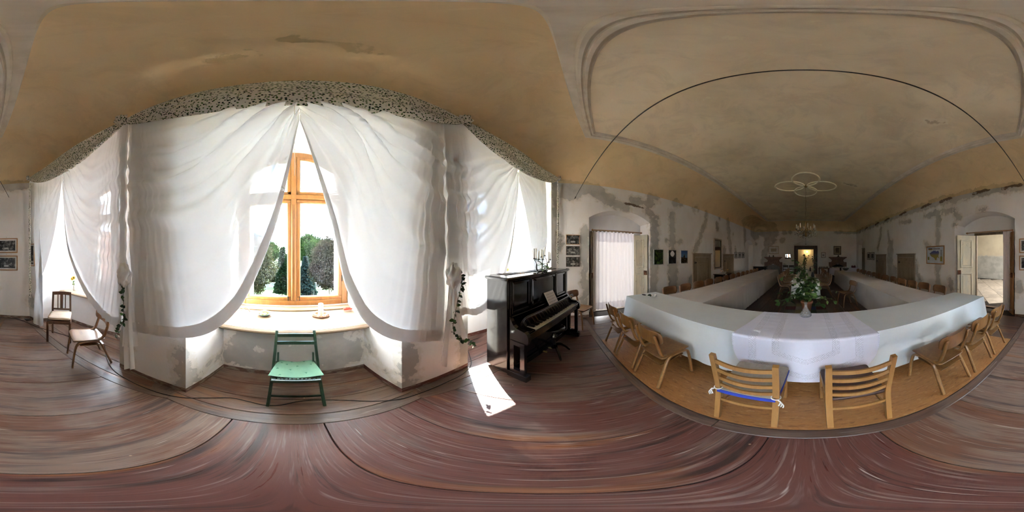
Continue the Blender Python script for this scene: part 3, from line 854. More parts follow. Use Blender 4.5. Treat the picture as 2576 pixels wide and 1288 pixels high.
def pouf(x, y, r, seed, sz=1.25):
    q = cyl(x, y); c = S3(q.x, q.y, .09)
    mb = MB(); n = 22
    def fn(u, v):
        a = 2 * PI * u; b = PI * v
        k = 1 + .16 * math.sin(5 * a + 3 * math.sin(2 * b) + seed) + .12 * math.sin(7 * b + seed + 2 * a)
        return c + Vector((r * k * math.sin(b) * math.cos(a), .7 * r * k * math.sin(b) * math.sin(a), -sz * r * k * math.cos(b)))
    mb.grid(fn, 32, 18)
    return mb
def curtain(label, halves, tails=(), poufs=(), loc=None):
    c = thing('sheer_curtain', label, 'curtain', loc=(0, 0, 0))
    for h in halves: put('swag_panel', h, MT['sheer'], c)
    for h in tails: put('hanging_tail', h, MT['sheer'], c)
    for h in poufs: put('gathered_bow', h, MT['sheer'], c)
    return c
W = 2576
HEM_A = ((325, 330), (330, 690), (335, 832), (755, 266), (753, 303), [(400, 843), (459, 848), (520, 838), (575, 803), (625, 738), (690, 580), (725, 440)])
HEM_B = ((1113, 322), (1124, 690), (1118, 858), (751, 266), (754, 303), [(1070, 858), (1012, 857), (962, 842), (916, 808), (885, 756), (863, 700), (840, 590), (808, 470), (778, 370)])
HEM_C = ((322 + W, 330), (318 + W, 690), (304 + W, 830), (157 + W, 440), (156 + W, 457), [(262 + W, 800), (217 + W, 737), (180 + W, 650), (166 + W, 580), (159 + W, 500)])
HEM_D = ((1116, 325), (1128, 690), (1150, 800), (1304, 440), (1305, 456), [(1172, 790), (1195, 792), (1222, 774), (1255, 722), (1278, 650), (1294, 560), (1302, 500)])
def edge(h, seed, v0=.945): return swag(*h, seed, 22, .03, 80, 40, 1.0, v0=v0, lift=.035)
curtain('white voile curtain parted in a tent shape before the middle window',
        [swag(*HEM_A, 1.3), edge(HEM_A, 2.2), edge(HEM_B, 5.2),
         swag(*HEM_B, 4.1)],
        [tail(322, 338, 322, 344, 700, 925, .4), tail(318, 335, 312, 352, 720, 870, 2.2, .03), tail(1118, 1130, 1099, 1122, 700, 918, 1.1), tail(1128, 1140, 1130, 1168, 710, 850, 3.1, .04)],
        [pouf(327, 690, .085, .3), pouf(1126, 692, .085, 2.0)])
curtain('white voile curtain draped over the window bay with the two chairs',
        [swag(*HEM_C, 2.7, 6, .085), edge(HEM_C, 3.2),
         swag((84 + W, 462), (87 + W, 716), (82 + W, 818), (153 + W, 445), (155 + W, 457), [(108 + W, 818), (104 + W, 760), (97 + W, 718), (118 + W, 660), (138 + W, 580), (150 + W, 500)], 5.2, 4, .03, 50, 70, tie_v=.70)])
curtain('white voile curtain hanging behind the black piano',
        [swag(*HEM_D, 3.4, 6, .085), edge(HEM_D, 4.0),
         swag((1374, 462), (1374, 650), (1372, 780), (1308, 444), (1306, 456), [(1350, 780), (1345, 700), (1338, 630), (1325, 545), (1313, 490)], 6.0, 4, .03, 50, 70, tie_v=.70)])

# ---- printed valance swags with knots
def valance_seg(k0, k1, zt, drop, seed):
    """crescent of gathered print between two knots (theta degrees)"""
    def fn(u, v):
        th = k0 + (k1 - k0) * u
        full = max(0.0, 1 - abs(2 * u - 1) ** 2.2) ** .75
        h = .07 + (drop - .07) * full
        a = 2 * PI * v
        # cross-section: upright flattened oval with two gather creases on the room side
        cx = .02 + (.035 + .085 * full) * (1 + math.cos(a)) / 2 + (.012 * math.sin(3 * a + 5 * u + seed) + .008 * math.sin(9 * u * (1 + v) + seed)) * (.4 + full)
        if 0 < math.cos(a): cx -= .045 * full * math.exp(-((math.sin(a) + .10) / .10) ** 2)
        z = zt - h / 2 + h / 2 * math.sin(a) - .02 * full
        p = arc(th, ARC_R - .04 - cx); return (p.x, p.y, z)
    return MB().grid(fn, 70, 28)
def knot_mb(th, z, r, seed):
    c = arc(th, ARC_R - .12, z); mb = MB()
    def fn(u, v):
        a = 2 * PI * u; b = PI * v; k = 1 + .18 * math.sin(4 * a + 5 * b + seed) + .12 * math.sin(6 * b - 3 * a)
        return c + Vector((r * k * math.sin(b) * math.cos(a), .8 * r * k * math.sin(b) * math.sin(a), r * k * math.cos(b)))
    return mb.grid(fn, 28, 16)
TK1, TK2 = 14.6, TH_END - .9
vroot = thing('valance', 'leaf-printed cotton valance swagged in three arcs above the curtains', 'valance')
for k0, k1, sd in ((TK1, -TK1, .2), (TK2, TK1, 1.4), (-TK1, -TK2, 2.9)):
    put('print_swag', valance_seg(k0, k1, 3.60, .55 if sd < 1 else .42, sd), MT['floral'], vroot)
for th, r in ((TK1, .085), (-TK1, .085), (TK2, .055), (-TK2, .055)): put('knot', knot_mb(th, 3.57, r, th), MT['floral'], vroot)
for sx in (-1, 1):
    def fn(u, v, sx=sx):
        p = arc(sx * (TK2 - .25 + u * .45), ARC_R - .07 - .02 * math.sin(6 * u + 5 * v)); return (p.x, p.y, 3.55 - 2.95 * v)
    put('print_tail', MB().grid(fn, 8, 40), MT['floral'], vroot)
put('curtain_rail', MB().tube([arc(-TH_END + .4 + k * (2 * TH_END - .8) / 40, ARC_R - .05, 3.6) for k in range(41)], .012, 8), MT['winwood'], vroot)
# cord that lifts the middle curtain
put('pull_cord', MB().tube([S3(-.05, 3.1, .05), S3(-.05, 2.86, .03)], .002, 6).tube([S3(-.05, 2.8, -.02), S3(-.05, 2.2, -.02)], .002, 6), MT['stucco'], vroot)
# ---- ivy garlands on the bows
MT['leaf'] = pmat('green_leaf', (.07, .17, .035), (.035, .10, .025), 15, rough=.45, rand=.15)
MT['leaf_pale'] = pmat('pale_leaf', (.19, .30, .085), (.11, .21, .05), 15, rough=.45, rand=.15)
MT['leaf_dark'] = pmat('dark_ivy', (.028, .065, .025), (.016, .04, .016), 15, rough=.5)
MT['stem'] = pmat('brown_stem', (.10, .065, .03), rough=.8)
MT['petal_w'] = pmat('white_petal', (.88, .87, .82), rough=.6)
MT['petal_y'] = pmat('yellow_petal', (.90, .55, .02), (.85, .38, .01), 30, rough=.6)
def leafq(mb, p, d, n, L, w, curl=.2):
    d = Vector(d).normalized(); n = Vector(n); s = d.cross(n)
    if s.length < 1e-3: s = d.cross(Vector((.3, .5, 1)))
    s.normalize(); n = s.cross(d)
    p = Vector(p)
    side = [(.12, .27, .03), (.30, .49, .06), (.52, .48, .07), (.74, .33, .04), (.90, .14, -.03)]
    R = [p + d * L * a + s * w * b + n * L * (c + curl * (.1 - .3 * a * a)) for a, b, c in side]
    Lf = [p + d * L * a - s * w * b + n * L * (c + curl * (.1 - .3 * a * a)) for a, b, c in side]
    M_ = [p + d * L * a + n * L * curl * (.1 - .3 * a * a) for a, b, c in side]
    tip = p + d * L - n * L * curl * .25
    mb.add([p] + R + Lf + M_ + [tip], [(0, 1, 11), (0, 11, 6)] + [(1 + k, 2 + k, 12 + k, 11 + k) for k in range(4)] + [(11 + k, 12 + k, 7 + k, 6 + k) for k in range(4)] + [(5, 16, 15), (15, 16, 10)], True)
def rv(s=1.0): return Vector((random.uniform(-1, 1), random.uniform(-1, 1), random.uniform(-1, 1))) * s
def garland(pix, label, nleaf):
    P = pl([S3(*cyl(x, y), .09) for x, y in pix], 10)
    g = thing('ivy_garland', label, 'garland', loc=P[0])
    o = P[0]; Q = [p - o for p in P]
    put('vine', MB().tube(Q, .003, 6), MT['stem'], g)
    for k in range(nleaf):
        i = int((k + .5) / nleaf * (len(Q) - 1)); mb = MB()
        for _ in range(2): leafq(mb, Q[i], rv() + Vector((0, .6, -.2)), rv(), random.uniform(.035, .06), random.uniform(.03, .045))
        put('leaf', mb, MT['leaf_dark'] if k % 3 else MT['leaf'], g)
    mb = MB()
    for _ in range(9): leafq(mb, Q[-1] + rv(.012), rv(), rv(), .03, .018)
    put('blossom', mb, MT['petal_w'], g)
garland([(1143, 680), (1147, 705), (1143, 725), (1135, 755), (1128, 790), (1124, 815), (1130, 835), (1145, 848), (1165, 850), (1176, 862)], 'ivy garland hanging from the curtain bow beside the piano', 26)
garland([(322, 712), (325, 740), (326, 780), (325, 800), (316, 820), (309, 840)], 'ivy garland hanging from the curtain bow near the two chairs', 14)
# ================================================================ OUTSIDE
GZ = -7.5
MT['grass'] = pmat('lawn', (.018, .046, .005), (.026, .058, .007), .35, rough=.95, bump=.0, detail=8)
MT['far_field'] = pmat('far_field', (.085, .078, .04), (.03, .045, .014), .02, rough=1.)
MT['bark'] = pmat('bark', (.09, .07, .05), (.05, .04, .03), 8, (1, 1, .3), .95)
def leafmat(name, c1, c2):
    t = NT(name)
    oi = t.noise(t.coord('Object'), .55, 4)
    col = t.mix(t.ramp(oi, .35, .65), c1, c2)
    a = t.n('BsdfDiffuse', {'Color': col}); b = t.n('BsdfTranslucent', {'Color': tuple(k * 1.15 for k in c1)})
    return t.done(t.n('MixShader', {0: .25, 1: a.outputs[0], 2: b.outputs[0]}))
MT['t_green'] = leafmat('tree_green', (0.0112, 0.0203, 0.0057), (0.0061, 0.0122, 0.0037))
MT['t_olive'] = leafmat('tree_olive', (0.0152, 0.0172, 0.0071), (0.0091, 0.0091, 0.0044))
MT['t_copper'] = leafmat('tree_copper', (0.0132, 0.0122, 0.0071), (0.0112, 0.0071, 0.0057))
MT['t_blue'] = leafmat('spruce_blue', (0.0101, 0.0172, 0.0152), (0.0057, 0.0101, 0.0091))
MT['t_dark'] = leafmat('spruce_dark', (0.0051, 0.0112, 0.0044), (0.0028, 0.0061, 0.0028))
MT['t_bright'] = leafmat('shrub_bright', (0.0243, 0.0446, 0.0061), (0.0122, 0.0263, 0.0040))
put('ground_terrace', MB().grid(lambda u, v: (-90 + 180 * u, -3.9 - 150 * v, GZ + (0 if v < .25 else 5.0 * (v - .25))), 20, 20), MT['grass'], kind='structure')
def hill(u, v):
    x = -420 + 840 * u; y = -150 - 500 * v
    return (x, y, GZ + 2 + 34 * math.sin(min(1, v * 1.1) * PI / 2) * (1 + .18 * math.sin(x * .011 + .6)))
put('ground_hill', MB().grid(hill, 40, 14), MT['far_field'], kind='structure')
def crown(mb, c, r, n, size, seed, cone=False, hang=.0):
    rnd = random.Random(seed)
    for _ in range(n):
        if cone:
            h = rnd.random() ** 1.35; a = rnd.uniform(0, 2 * PI); rr = r[0] * (1 - h) * (.72 + .28 * abs(math.sin(a * 4 + h * 30))) * rnd.uniform(.55, 1.05) + .12
            p = Vector((c[0] + rr * math.cos(a), c[1] + rr * math.sin(a), c[2] + h * r[2])); d = Vector((math.cos(a), math.sin(a), -.35))
        else:
            while True:
                q = Vector((rnd.uniform(-1, 1), rnd.uniform(-1, 1), rnd.uniform(-1, 1)))
                if .35 < q.length < 1: break
            k = .74 + .30 * mnoise.noise(q * 2.6 + Vector((seed, 0, 0)))
            q *= k / max(.6, q.length) * (.7 + .5 * rnd.random())
            p = Vector((c[0] + q.x * r[0], c[1] + q.y * r[1], c[2] + q.z * r[2])); d = q + Vector((0, 0, -hang))
        d = d + Vector((rnd.uniform(-.6, .6), rnd.uniform(-.6, .6), rnd.uniform(-.6, .6)))
        d.normalize(); s = d.cross(Vector((rnd.uniform(-1, 1), rnd.uniform(-1, 1), rnd.uniform(-1, 1)))); 
        if s.length < .05: continue
        s.normalize(); L = size * rnd.uniform(.6, 1.4); w = L * .45
        mb.add([p - s * w * .5, p + d * L * .6 - s * w, p + d * L, p + d * L * .6 + s * w, p + s * w * .5], [(0, 1, 2, 3, 4)])
def tree(name, label, px, dist, zc, r, mat, n, size, seed, cone=False, hang=0.0, zbase=GZ, group=None):
    d = pdir(px, 644); x, y = d.x * dist, d.y * dist
    t = thing(name, label, 'tree', (x, y, zbase), group=group)
    mb = MB(); crown(mb, (0, 0, zc - zbase), r, n, size, seed, cone, hang)
    put('foliage', mb, mat, t)
    tb = MB().tube(pl([(0, 0, -.2), (.1, .05, (zc - zbase) * .5), (.0, .1, (zc - zbase) + r[2] * .3)], 5), max(.18, r[0] * .06), 8, scale=lambda q: 1.15 - .8 * q)
    if not cone:
        rnd = random.Random(seed)
        for k in range(7):
            a = k * .9; h = (zc - zbase) * rnd.uniform(.55, .9)
            tb.tube(pl([(0, 0, h), (math.cos(a) * r[0] * .4, math.sin(a) * r[1] * .4, h + r[2] * .25), (math.cos(a) * r[0] * .8, math.sin(a) * r[1] * .8, h + r[2] * rnd.uniform(-.1, .5))], 4), max(.06, r[0] * .022), 6, scale=lambda q: 1.1 - .8 * q)
    put('trunk', tb, MT['bark'], t)
    return t
tree('beech_tree', 'large dark olive tree filling the left pane of the middle window', 638, 25, .5, (3.6, 3.4, 4.7), MT['t_olive'], 30000, .2, 3, hang=.5)
tree('copper_beech_tree', 'reddish-brown broad tree in the right pane of the middle window', 830, 24, .3, (3.1, 3.1, 4.1), MT['t_copper'], 26000, .2, 5, hang=.3)
tree('spruce_tree', 'narrow dark spruce just left of the window mullion', 711, 36, GZ + 1, (1.8, 1.8, 10.0), MT['t_dark'], 5000, .4, 8, True)
tree('blue_spruce_tree', 'bluish spruce just right of the window mullion', 769, 36, GZ + .5, (2.4, 2.4, 8.4), MT['t_blue'], 6000, .4, 9, True)
tree('ash_tree', 'pale green tall tree behind the bluish spruce', 788, 63, 1.4, (5.0, 4.8, 6.9), MT['t_green'], 8000, .5, 10)
tree('bright_shrub', 'bright green shrub at the lower right of the middle window', 846, 20.5, -5.6, (1.3, 1.3, 1.5), MT['t_bright'], 2600, .2, 12)
for k, px in enumerate((692, 716, 742, 765, 790)):
    tree('garden_shrub', '%s rounded shrub from the left beyond the garden wall' % ('first', 'second', 'third', 'fourth', 'fifth')[k], px, 47 + 5.5 * (k % 2), GZ + 3.0 + (k % 3) * .5, (2.0, 1.9, 2.6), MT['t_green'] if k % 2 else MT['t_olive'], 3500, .36, 90 + k)
rt = random.Random(3)
for k in range(16):
    px = 560 + k * 26 + rt.uniform(-8, 8); dd = 84 + 15 * (k % 4) + rt.uniform(-2, 2)
    tree('woodland_tree', ('distant woodland tree on the slope, %s from the left' % ('first second third fourth fifth sixth seventh eighth ninth tenth eleventh twelfth thirteenth fourteenth fifteenth sixteenth'.split()[k])), px, dd, rt.uniform(1.5, 6.0) + (3 if 760 < px < 830 else 0) - (6 if 690 < px < 735 else 0), (rt.uniform(5, 6.5), 5.5, rt.uniform(5, 7)), MT['t_green'] if k % 3 else MT['t_dark'], 2600, .8, 40 + k)
for k, (px, dd, zc) in enumerate(((1186, 46, 1.5), (1226, 60, 2.5), (210, 52, 2.0))):
    tree('garden_tree', ('garden tree seen through the curtain left of the slate roof', 'garden tree seen through the curtain right of the slate roof', 'garden tree beyond the red roof outside')[k], px, dd, zc, (5, 5, 6), MT['t_green'], 3500, .55, 70 + k)
MT['roof_red'] = pmat('red_tiles', (.30, .16, .12), (.22, .11, .085), 4, (1, 1, 1), .85, rand=.1)
MT['roof_grey'] = pmat('slate', (.28, .28, .29), (.20, .20, .21), 4, rough=.7, rand=.1)
MT['house_wall'] = pmat('house_render', (.62, .58, .50), (.55, .50, .42), 1, rough=.95)
def house(name, label, px, dist, rot, w, l, eave, ridge, mat):
    d = pdir(px, 644); h = thing(name, label, 'building', (d.x * dist, d.y * dist, GZ), math.radians(rot))
    e = eave - GZ; r = ridge - GZ
    put('house_wall', MB().box((0, 0, e / 2), (w, l, e)).add([(-w / 2, -l / 2, e), (w / 2, -l / 2, e), (0, -l / 2, r - .1), (-w / 2, l / 2, e), (w / 2, l / 2, e), (0, l / 2, r - .1)], [(0, 1, 2), (3, 5, 4)]), MT['house_wall'], h)
    for sx in (-1, 1):
        mb = MB(); n = 13; ov = .35
        for k in range(n):
            f0, f1 = k / n, (k + 1) / n
            x0, x1 = sx * (w / 2 + ov) * (1 - f0), sx * (w / 2 + ov) * (1 - f1)
            z0, z1 = e - ov * .6 + (r - e + ov * .6) * f0, e - ov * .6 + (r - e + ov * .6) * f1
            L = l / 2 + .3
            mb.add([(x0, -L, z0 + .07), (x0, L, z0 + .07), (x1, L, z1 + .02), (x1, -L, z1 + .02), (x0, -L, z0), (x0, L, z0)], [(0, 1, 2, 3), (0, 4, 5, 1)])
        put('roof_slope', mb, mat, h)
    return h
house('outbuilding', 'red tiled roof of the wing seen through the curtain by the two chairs', 255, 15.5, -28, 9, 16, .2, 3.9, MT['roof_red'])
house('farm_building', 'grey slate roofed building seen through the curtain behind the piano', 1196, 19, 42, 8, 9, -.6, 3.2, MT['roof_grey'])
put('garden_wall', MB().box((0, 0, .6), (34, .35, 1.2)).box((0, 0, 1.24), (34, .5, .1)), pmat('mossy_wall', (.10, .10, .09), (.06, .065, .055), 1, rough=.95), label='low grey garden wall across the lawn outside', cat='wall', loc=(-2, -43.5, GZ + .6))
# ================================================================ FURNITURE
MT['ply'] = wood('amber_plywood', (.215, .105, .030), (.16, .070, .020), (.095, .04, .011), 2, .8, .33, .3, .12, .05)
MT['ply_d'] = wood('brown_plywood', (.27, .135, .055), (.20, .092, .037), (.11, .048, .02), 0, .8, .33, .25, .14, .05)
MT['beech'] = wood('golden_beech', (.36, .185, .057), (.30, .142, .04), (.23, .098, .025), 2, .6, .35, .3, .05, .04)
MT['darkwood'] = wood('dark_oak', (.10, .048, .022), (.065, .030, .014), None, 2, .8, .45, .1)
MT['bentwood'] = wood('bent_beech', (.30, .155, .048), (.235, .112, .033), (.15, .065, .02), 1, .8, .35, .25, .10, .04)
MT['linen'] = pmat('white_cloth', (.58, .60, .575), (.56, .58, .555), 3, rough=.9, bump=.05)
MT['beige'] = pmat('beige_cloth', (.55, .50, .45), (.51, .46, .41), 2, rough=.9, bump=.05)

def rpanel(mb, w, h, th, r, fn, n=6):
    """rounded rectangle w x h (u, v) mapped by fn(u, v, depth)"""
    pts = []
    for cx, cyy, a0 in ((w / 2 - r, h / 2 - r, 0), (-w / 2 + r, h / 2 - r, 90), (-w / 2 + r, -h / 2 + r, 180), (w / 2 - r, -h / 2 + r, 270)):
        for k in range(n + 1):
            a = math.radians(a0 + 90 * k / n); pts.append((cx + r * math.cos(a), cyy + r * math.sin(a)))
    N = 12
    o = []
    # scanline grid between left and right boundary
    ys = sorted(set(round(-h / 2 + h * k / 10, 5) for k in range(11)) | set(round(-h / 2 + r * q, 5) for q in (.03, .12, .3, .6)) | set(round(h / 2 - r * q, 5) for q in (.03, .12, .3, .6)))
    def hw(y):
        d = max(0, abs(y) - (h / 2 - r)); return w / 2 - r + math.sqrt(max(0, r * r - d * d))
    R = len(ys); v = []
    for dpt in (-th / 2, th / 2):
        for y in ys:
            for i in range(N + 1): v.append(fn(-hw(y) + 2 * hw(y) * i / N, y, dpt))
    K = N + 1; f = []
    for j in range(R - 1):
        for i in range(N):
            a = j * K + i; f.append((a, a + K, a + K + 1, a + 1)); b = R * K + a; f.append((b, b + 1, b + K + 1, b + K))
    bd = [j * K for j in range(R)] + [(R - 1) * K + i for i in range(1, K)] + [j * K + N for j in range(R - 2, -1, -1)] + [i for i in range(N - 1, 0, -1)]
    for a, b in zip(bd, bd[1:] + bd[:1]): f.append((a, a + R * K, b + R * K, b))
    return mb.add(v, f, True)
def rect(a, b): return [(-a / 2, -b / 2), (a / 2, -b / 2), (a / 2, b / 2), (-a / 2, b / 2)]
_ply = {}
def ply_meshes(dark):
    if dark in _ply: return _ply[dark]
    sm = MT['ply_d'] if dark else MT['ply']; lm = MT['bentwood'] if not dark else MT['ply_d']
    out = []
    # seat: dished plywood, front edge rolled
    def sf(u, v, d):
        z = .445 + .012 * (v / .21) - .010 * math.cos(u * 8) * math.cos(v * 6) - (.02 * max(0, (v - .15) / .06) ** 2 if v > .15 else 0)
        return (u, v, z + d)
    out.append(('seat', rpanel(MB(), .40, .42, .011, .045, sf), sm))
    def bf(u, v, d):
        y = -.232 - .10 * (v + .08) - .026 + .045 * (u / .2) ** 2
        return (u, y + d, .715 + v)
    out.append(('backrest', rpanel(MB(), .42, .165, .011, .055, bf), sm))
    for sx in (-1, 1):
        x = sx * .185
        # inverted-U bent frame
        p = pl([(sx * .205, .225, .0), (sx * .198, .205, .22), (sx * .19, .17, .385), (sx * .188, .10, .425), (sx * .188, -.06, .425), (sx * .19, -.13, .385), (sx * .20, -.20, .22), (sx * .212, -.275, .0)], 6)
        out.append(('leg_frame', MB().sweep(p, [(-.011, -.017), (.011, -.017), (.011, .017), (-.011, .017)], up=(1, 0, 0), smooth=True), lm))
        q = pl([(sx * .165, .02, .425), (sx * .165, -.12, .432), (sx * .168, -.185, .47), (sx * .172, -.222, .56), (sx * .172, -.252, .66), (sx * .165, -.278, .765)], 6)
        out.append(('back_post', MB().sweep(q, [(-.011, -.019), (.011, -.019), (.011, .019), (-.011, .019)], up=(1, 0, 0), scale=lambda k: 1.15 - .45 * abs(k - .45)), lm))
    out.append(('book_shelf', MB().add([(-.16, -.20, .335), (.16, -.20, .335), (.17, .12, .365), (-.17, .12, .365), (-.16, -.20, .327), (.16, -.20, .327), (.17, .12, .357), (-.17, .12, .357)], [(0, 1, 2, 3), (7, 6, 5, 4), (0, 4, 5, 1), (2, 6, 7, 3), (1, 5, 6, 2), (3, 7, 4, 0)]), sm))
    for yy, zz in ((-.115, .415), (.12, .425)): out.append(('cross_rail', MB().bar((-.187, yy, zz), (.187, yy, zz), .03, .016), lm))
    res = []
    for n, m_, mt in out:
        me = m_.mesh(n); me.materials.append(mt); res.append((n, me))
    _ply[dark] = res
    return res
def ply_chair(loc, rz, label, dark=False, group=None):
    t = thing('plywood_chair', label, 'chair', loc, rz, group)
    if group and dark: t.scale = (1, 1, 1.10)
    for n, me in ply_meshes(dark): put(n, me, None, t)
    return t
def face(dx, dy): return math.atan2(-dx, dy)          # rz so that local +Y looks along (dx, dy)

# chairs along the near table (rear feet read off the photo)
LINO = .004
near = [(-1.41, 'first plywood chair left of the slatted chair with the beige cushion'), (-1.92, 'middle of the three plywood chairs at the white table, piano end'), (-2.40, 'plywood chair at the piano end of the white table, farthest left'),
        (1.26, 'first plywood chair right of the slatted chair with the brown seat'), (1.81, 'middle of the three plywood chairs at the white table, open-door end'), (2.34, 'plywood chair at the open-door end of the white table, farthest right')]
for x, lab in near:
    ply_chair((x, 1.205, LINO), random.uniform(-.05, .05), lab, False, 'plywood chairs along the window side of the white table')
ply_chair((2.11, -.645, 0), face(.03, 1), 'brown plywood chair standing before the window bay curtain', True)
ply_chair((-3.50, .66, 0), face(.75, .66), 'brown plywood chair beside the black piano near the white door curtain', True)

# slatted beech chairs
def slat_chair(loc, rz, label):
    t = thing('slatted_chair', label, 'chair', loc, rz)
    for sx in (-1, 1):
        p = pl([(sx * .185, -.235, 0), (sx * .188, -.215, .25), (sx * .19, -.205, .45), (sx * .195, -.235, .68), (sx * .20, -.275, .885)], 6)
        put('back_leg', MB().sweep(p, rect(.030, .036), up=(1, 0, 0), smooth=False, scale=lambda k: 1.0 + .12 * math.sin(PI * k)), MT['beech'], t)
        put('leg', MB().bar((sx * .19, .20, 0), (sx * .19, .20, .43), .034, .034, bev=.005), MT['beech'], t)
        put('seat_rail', MB().bar((sx * .19, -.20, .405), (sx * .19, .20, .405), .02, .05, bev=.004), MT['beech'], t)
        put('side_stretcher', MB().bar((sx * .19, -.21, .20), (sx * .19, .19, .20), .016, .026, bev=.003), MT['beech'], t)
    for k, z in enumerate((.525, .625, .725, .825)):
        y = -.205 - .075 * max(0, (z - .45) / .43) ** 1.3
        p = [(-.187 + .374 * i / 12, y - .030 * math.sin(PI * i / 12), z) for i in range(13)]
        put('back_slat', MB().sweep(p, rect(.014, .034), smooth=False, scale=None), MT['beech'], t)
    p = [(-.18 + .36 * i / 12, -.212 - .012 * math.sin(PI * i / 12), .315) for i in range(13)]
    put('stretcher', MB().sweep(p, rect(.016, .034), smooth=False), MT['beech'], t)
    put('front_rail', MB().bar((-.19, .20, .405), (.19, .20, .405), .02, .05, bev=.004), MT['beech'], t)
    return t
MT['brown_pad'] = pmat('brown_vinyl', (.075, .035, .024), (.055, .026, .018), 12, rough=.5, bump=.1)
MT['grey_pad'] = pmat('beige_canvas', (.36, .32, .26), (.32, .285, .23), 30, rough=.9, bump=.1)
MT['blue'] = pmat('blue_piping', (.02, .045, .34), rough=.7)
MT['tie'] = pmat('white_cotton_tie', (.80, .78, .72), rough=.9)
def pad(mb, w, d, th, z):
    def f(u, v, dd): return (u * (1 + .06 * v / .2), v, z + dd * (1 + .25 * math.cos(u * 7) * math.cos(v * 7)))
    return rpanel(mb, w, d, th, .03, f)
sc1 = slat_chair((-.362, 1.145, LINO), math.radians(0), 'slatted beech chair with a beige cushion tied at the back')
put('seat', pad(MB(), .39, .41, .022, .44), MT['brown_pad'], sc1)
cu = thing('seat_cushion', 'thin beige canvas cushion with blue edge on a slatted chair', 'cushion', (-.362, 1.145, LINO + .455))
put('pad', pad(MB(), .42, .46, .022, .012), MT['grey_pad'], cu)
put('edge_band', MB().bar((-.19, -.232, -.004), (.19, -.232, -.004), .008, .038).bar((.226, .18, .006), (.20, -.21, .006), .006, .03), MT['blue'], cu)
for sx in (-1, 1):
    mb = MB()
    mb.tube([(sx * .19 + .028 * math.cos(a), -.212 + .03 * math.sin(a), .02) for a in [2 * PI * k / 14 for k in range(14)]], .005, 6, True)
    for q in range(3): mb.tube(pl([(sx * .205, -.24, .02), (sx * (.222 + .008 * q), -.252, .012 - .02 * q), (sx * (.212 + .012 * q), -.25, -.05 - .012 * q)], 5), .0045, 5)
    put('tie_cord', mb, MT['tie'], cu)
sc2 = slat_chair((.323, 1.145, LINO), math.radians(0), 'slatted beech chair with a dark brown seat')
put('seat', pad(MB(), .39, .42, .03, .445), MT['brown_pad'], sc2)

# ---- long tables with cloths
def fold_cloth(x0, x1, y0, y1, zt, zb, seed, n_per_m=5.0, amp=.012, flare=.03, skirts=(1, 1, 1, 1), corner=.05, smooth_top=.004):
    """draped cloth: top plus hanging skirts (order: -y, +x, +y, -x)"""
    mb = MB()
    nx = max(8, int((x1 - x0) * 8)); ny = max(6, int((y1 - y0) * 8))
    def top(u, v): 
        x = x0 + (x1 - x0) * u; y = y0 + (y1 - y0) * v
        e = min(1, min(u, 1 - u, v, 1 - v) * 20)
        return (x, y, zt + e * (smooth_top * nz(x * 2.2 + seed, y * 3) + .0025 * nz(x * 9, y * 9 + seed)))
    mb.grid(top, nx, ny)
    per = [((x0, y0), (x1, y0)), ((x1, y0), (x1, y1)), ((x1, y1), (x0, y1)), ((x0, y1), (x0, y0))]
    nrm = [(0, -1), (1, 0), (0, 1), (-1, 0)]
    for s, (a, b), n in zip(skirts, per, nrm):
        if not s: continue
        L = math.hypot(b[0] - a[0], b[1] - a[1]); nu = max(10, int(L * 26))
        def fn(u, v, a=a, b=b, n=n, L=L):
            q = u * L; w = nz(q * .8 + seed, n[0] * 3 + seed, n[1])
            ph = 2 * PI * n_per_m * q * (1 + .15 * w)
            d = v ** 1.1 * (amp * (math.sin(ph + 2 * w) + .5 * math.sin(2.3 * ph + seed)) * (.4 + .9 * abs(w) * 1.6) + flare * .8) + .004 * math.sin(PI * v)
            ce = corner * v * (math.exp(-((q) / .09) ** 2) + math.exp(-((L - q) / .09) ** 2))
            tx, ty = (b[0] - a[0]) / L, (b[1] - a[1]) / L
            sgn = -math.exp(-((q) / .12) ** 2) + math.exp(-((L - q) / .12) ** 2)
            d += ce * .6
            return (a[0] + tx * q + n[0] * d + tx * sgn * ce, a[1] + ty * q + n[1] * d + ty * sgn * ce, zt + (zb - zt) * v + .006 * v * w)
        mb.grid(fn, nu, 16)
    return mb
def table(label, x0, x1, y0, y1, zt, group=None, legs=None, loc_axis='y'):
    cx, cyy = (x0 + x1) / 2, (y0 + y1) / 2
    t = thing('trestle_table', label, 'table', (cx, cyy, 0), 0, group)
    put('table_top', MB().box((0, 0, zt - .028), (x1 - x0 - .02, y1 - y0 - .02, .03)), MT['darkwood'], t)
    a, b = (x1 - x0) / 2 - .10, (y1 - y0) / 2 - .08
    xs = [-a, a] if legs is None else legs[0]; ys = [-b, b] if legs is None else legs[1]
    for x in xs:
        for y in ys: put('leg', MB().bar((x, y, LINO), (x, y, zt - .045), .055, .055, bev=.004), MT['ply_d'], t)
    return t
ZT = .75
TA = (-3.03, 2.98, 1.545, 2.30)
table('long table carrying the white cloth and the lace runner', *TA, ZT - .006, None, ([-2.8, -1.55, -.85, .0, .85, 1.55, 2.8], [-.28, .26]))
put('tablecloth', fold_cloth(*TA, ZT, .165, 1.0, 1.6, .016, .05), MT['linen'], label='plain white cloth over the long near table', cat='tablecloth')
TL = (-2.62, -1.71, 2.34, 9.95); TR = (1.72, 2.60, 2.34, 9.45); TMID = (-.42, .41, 5.62, 10.2)
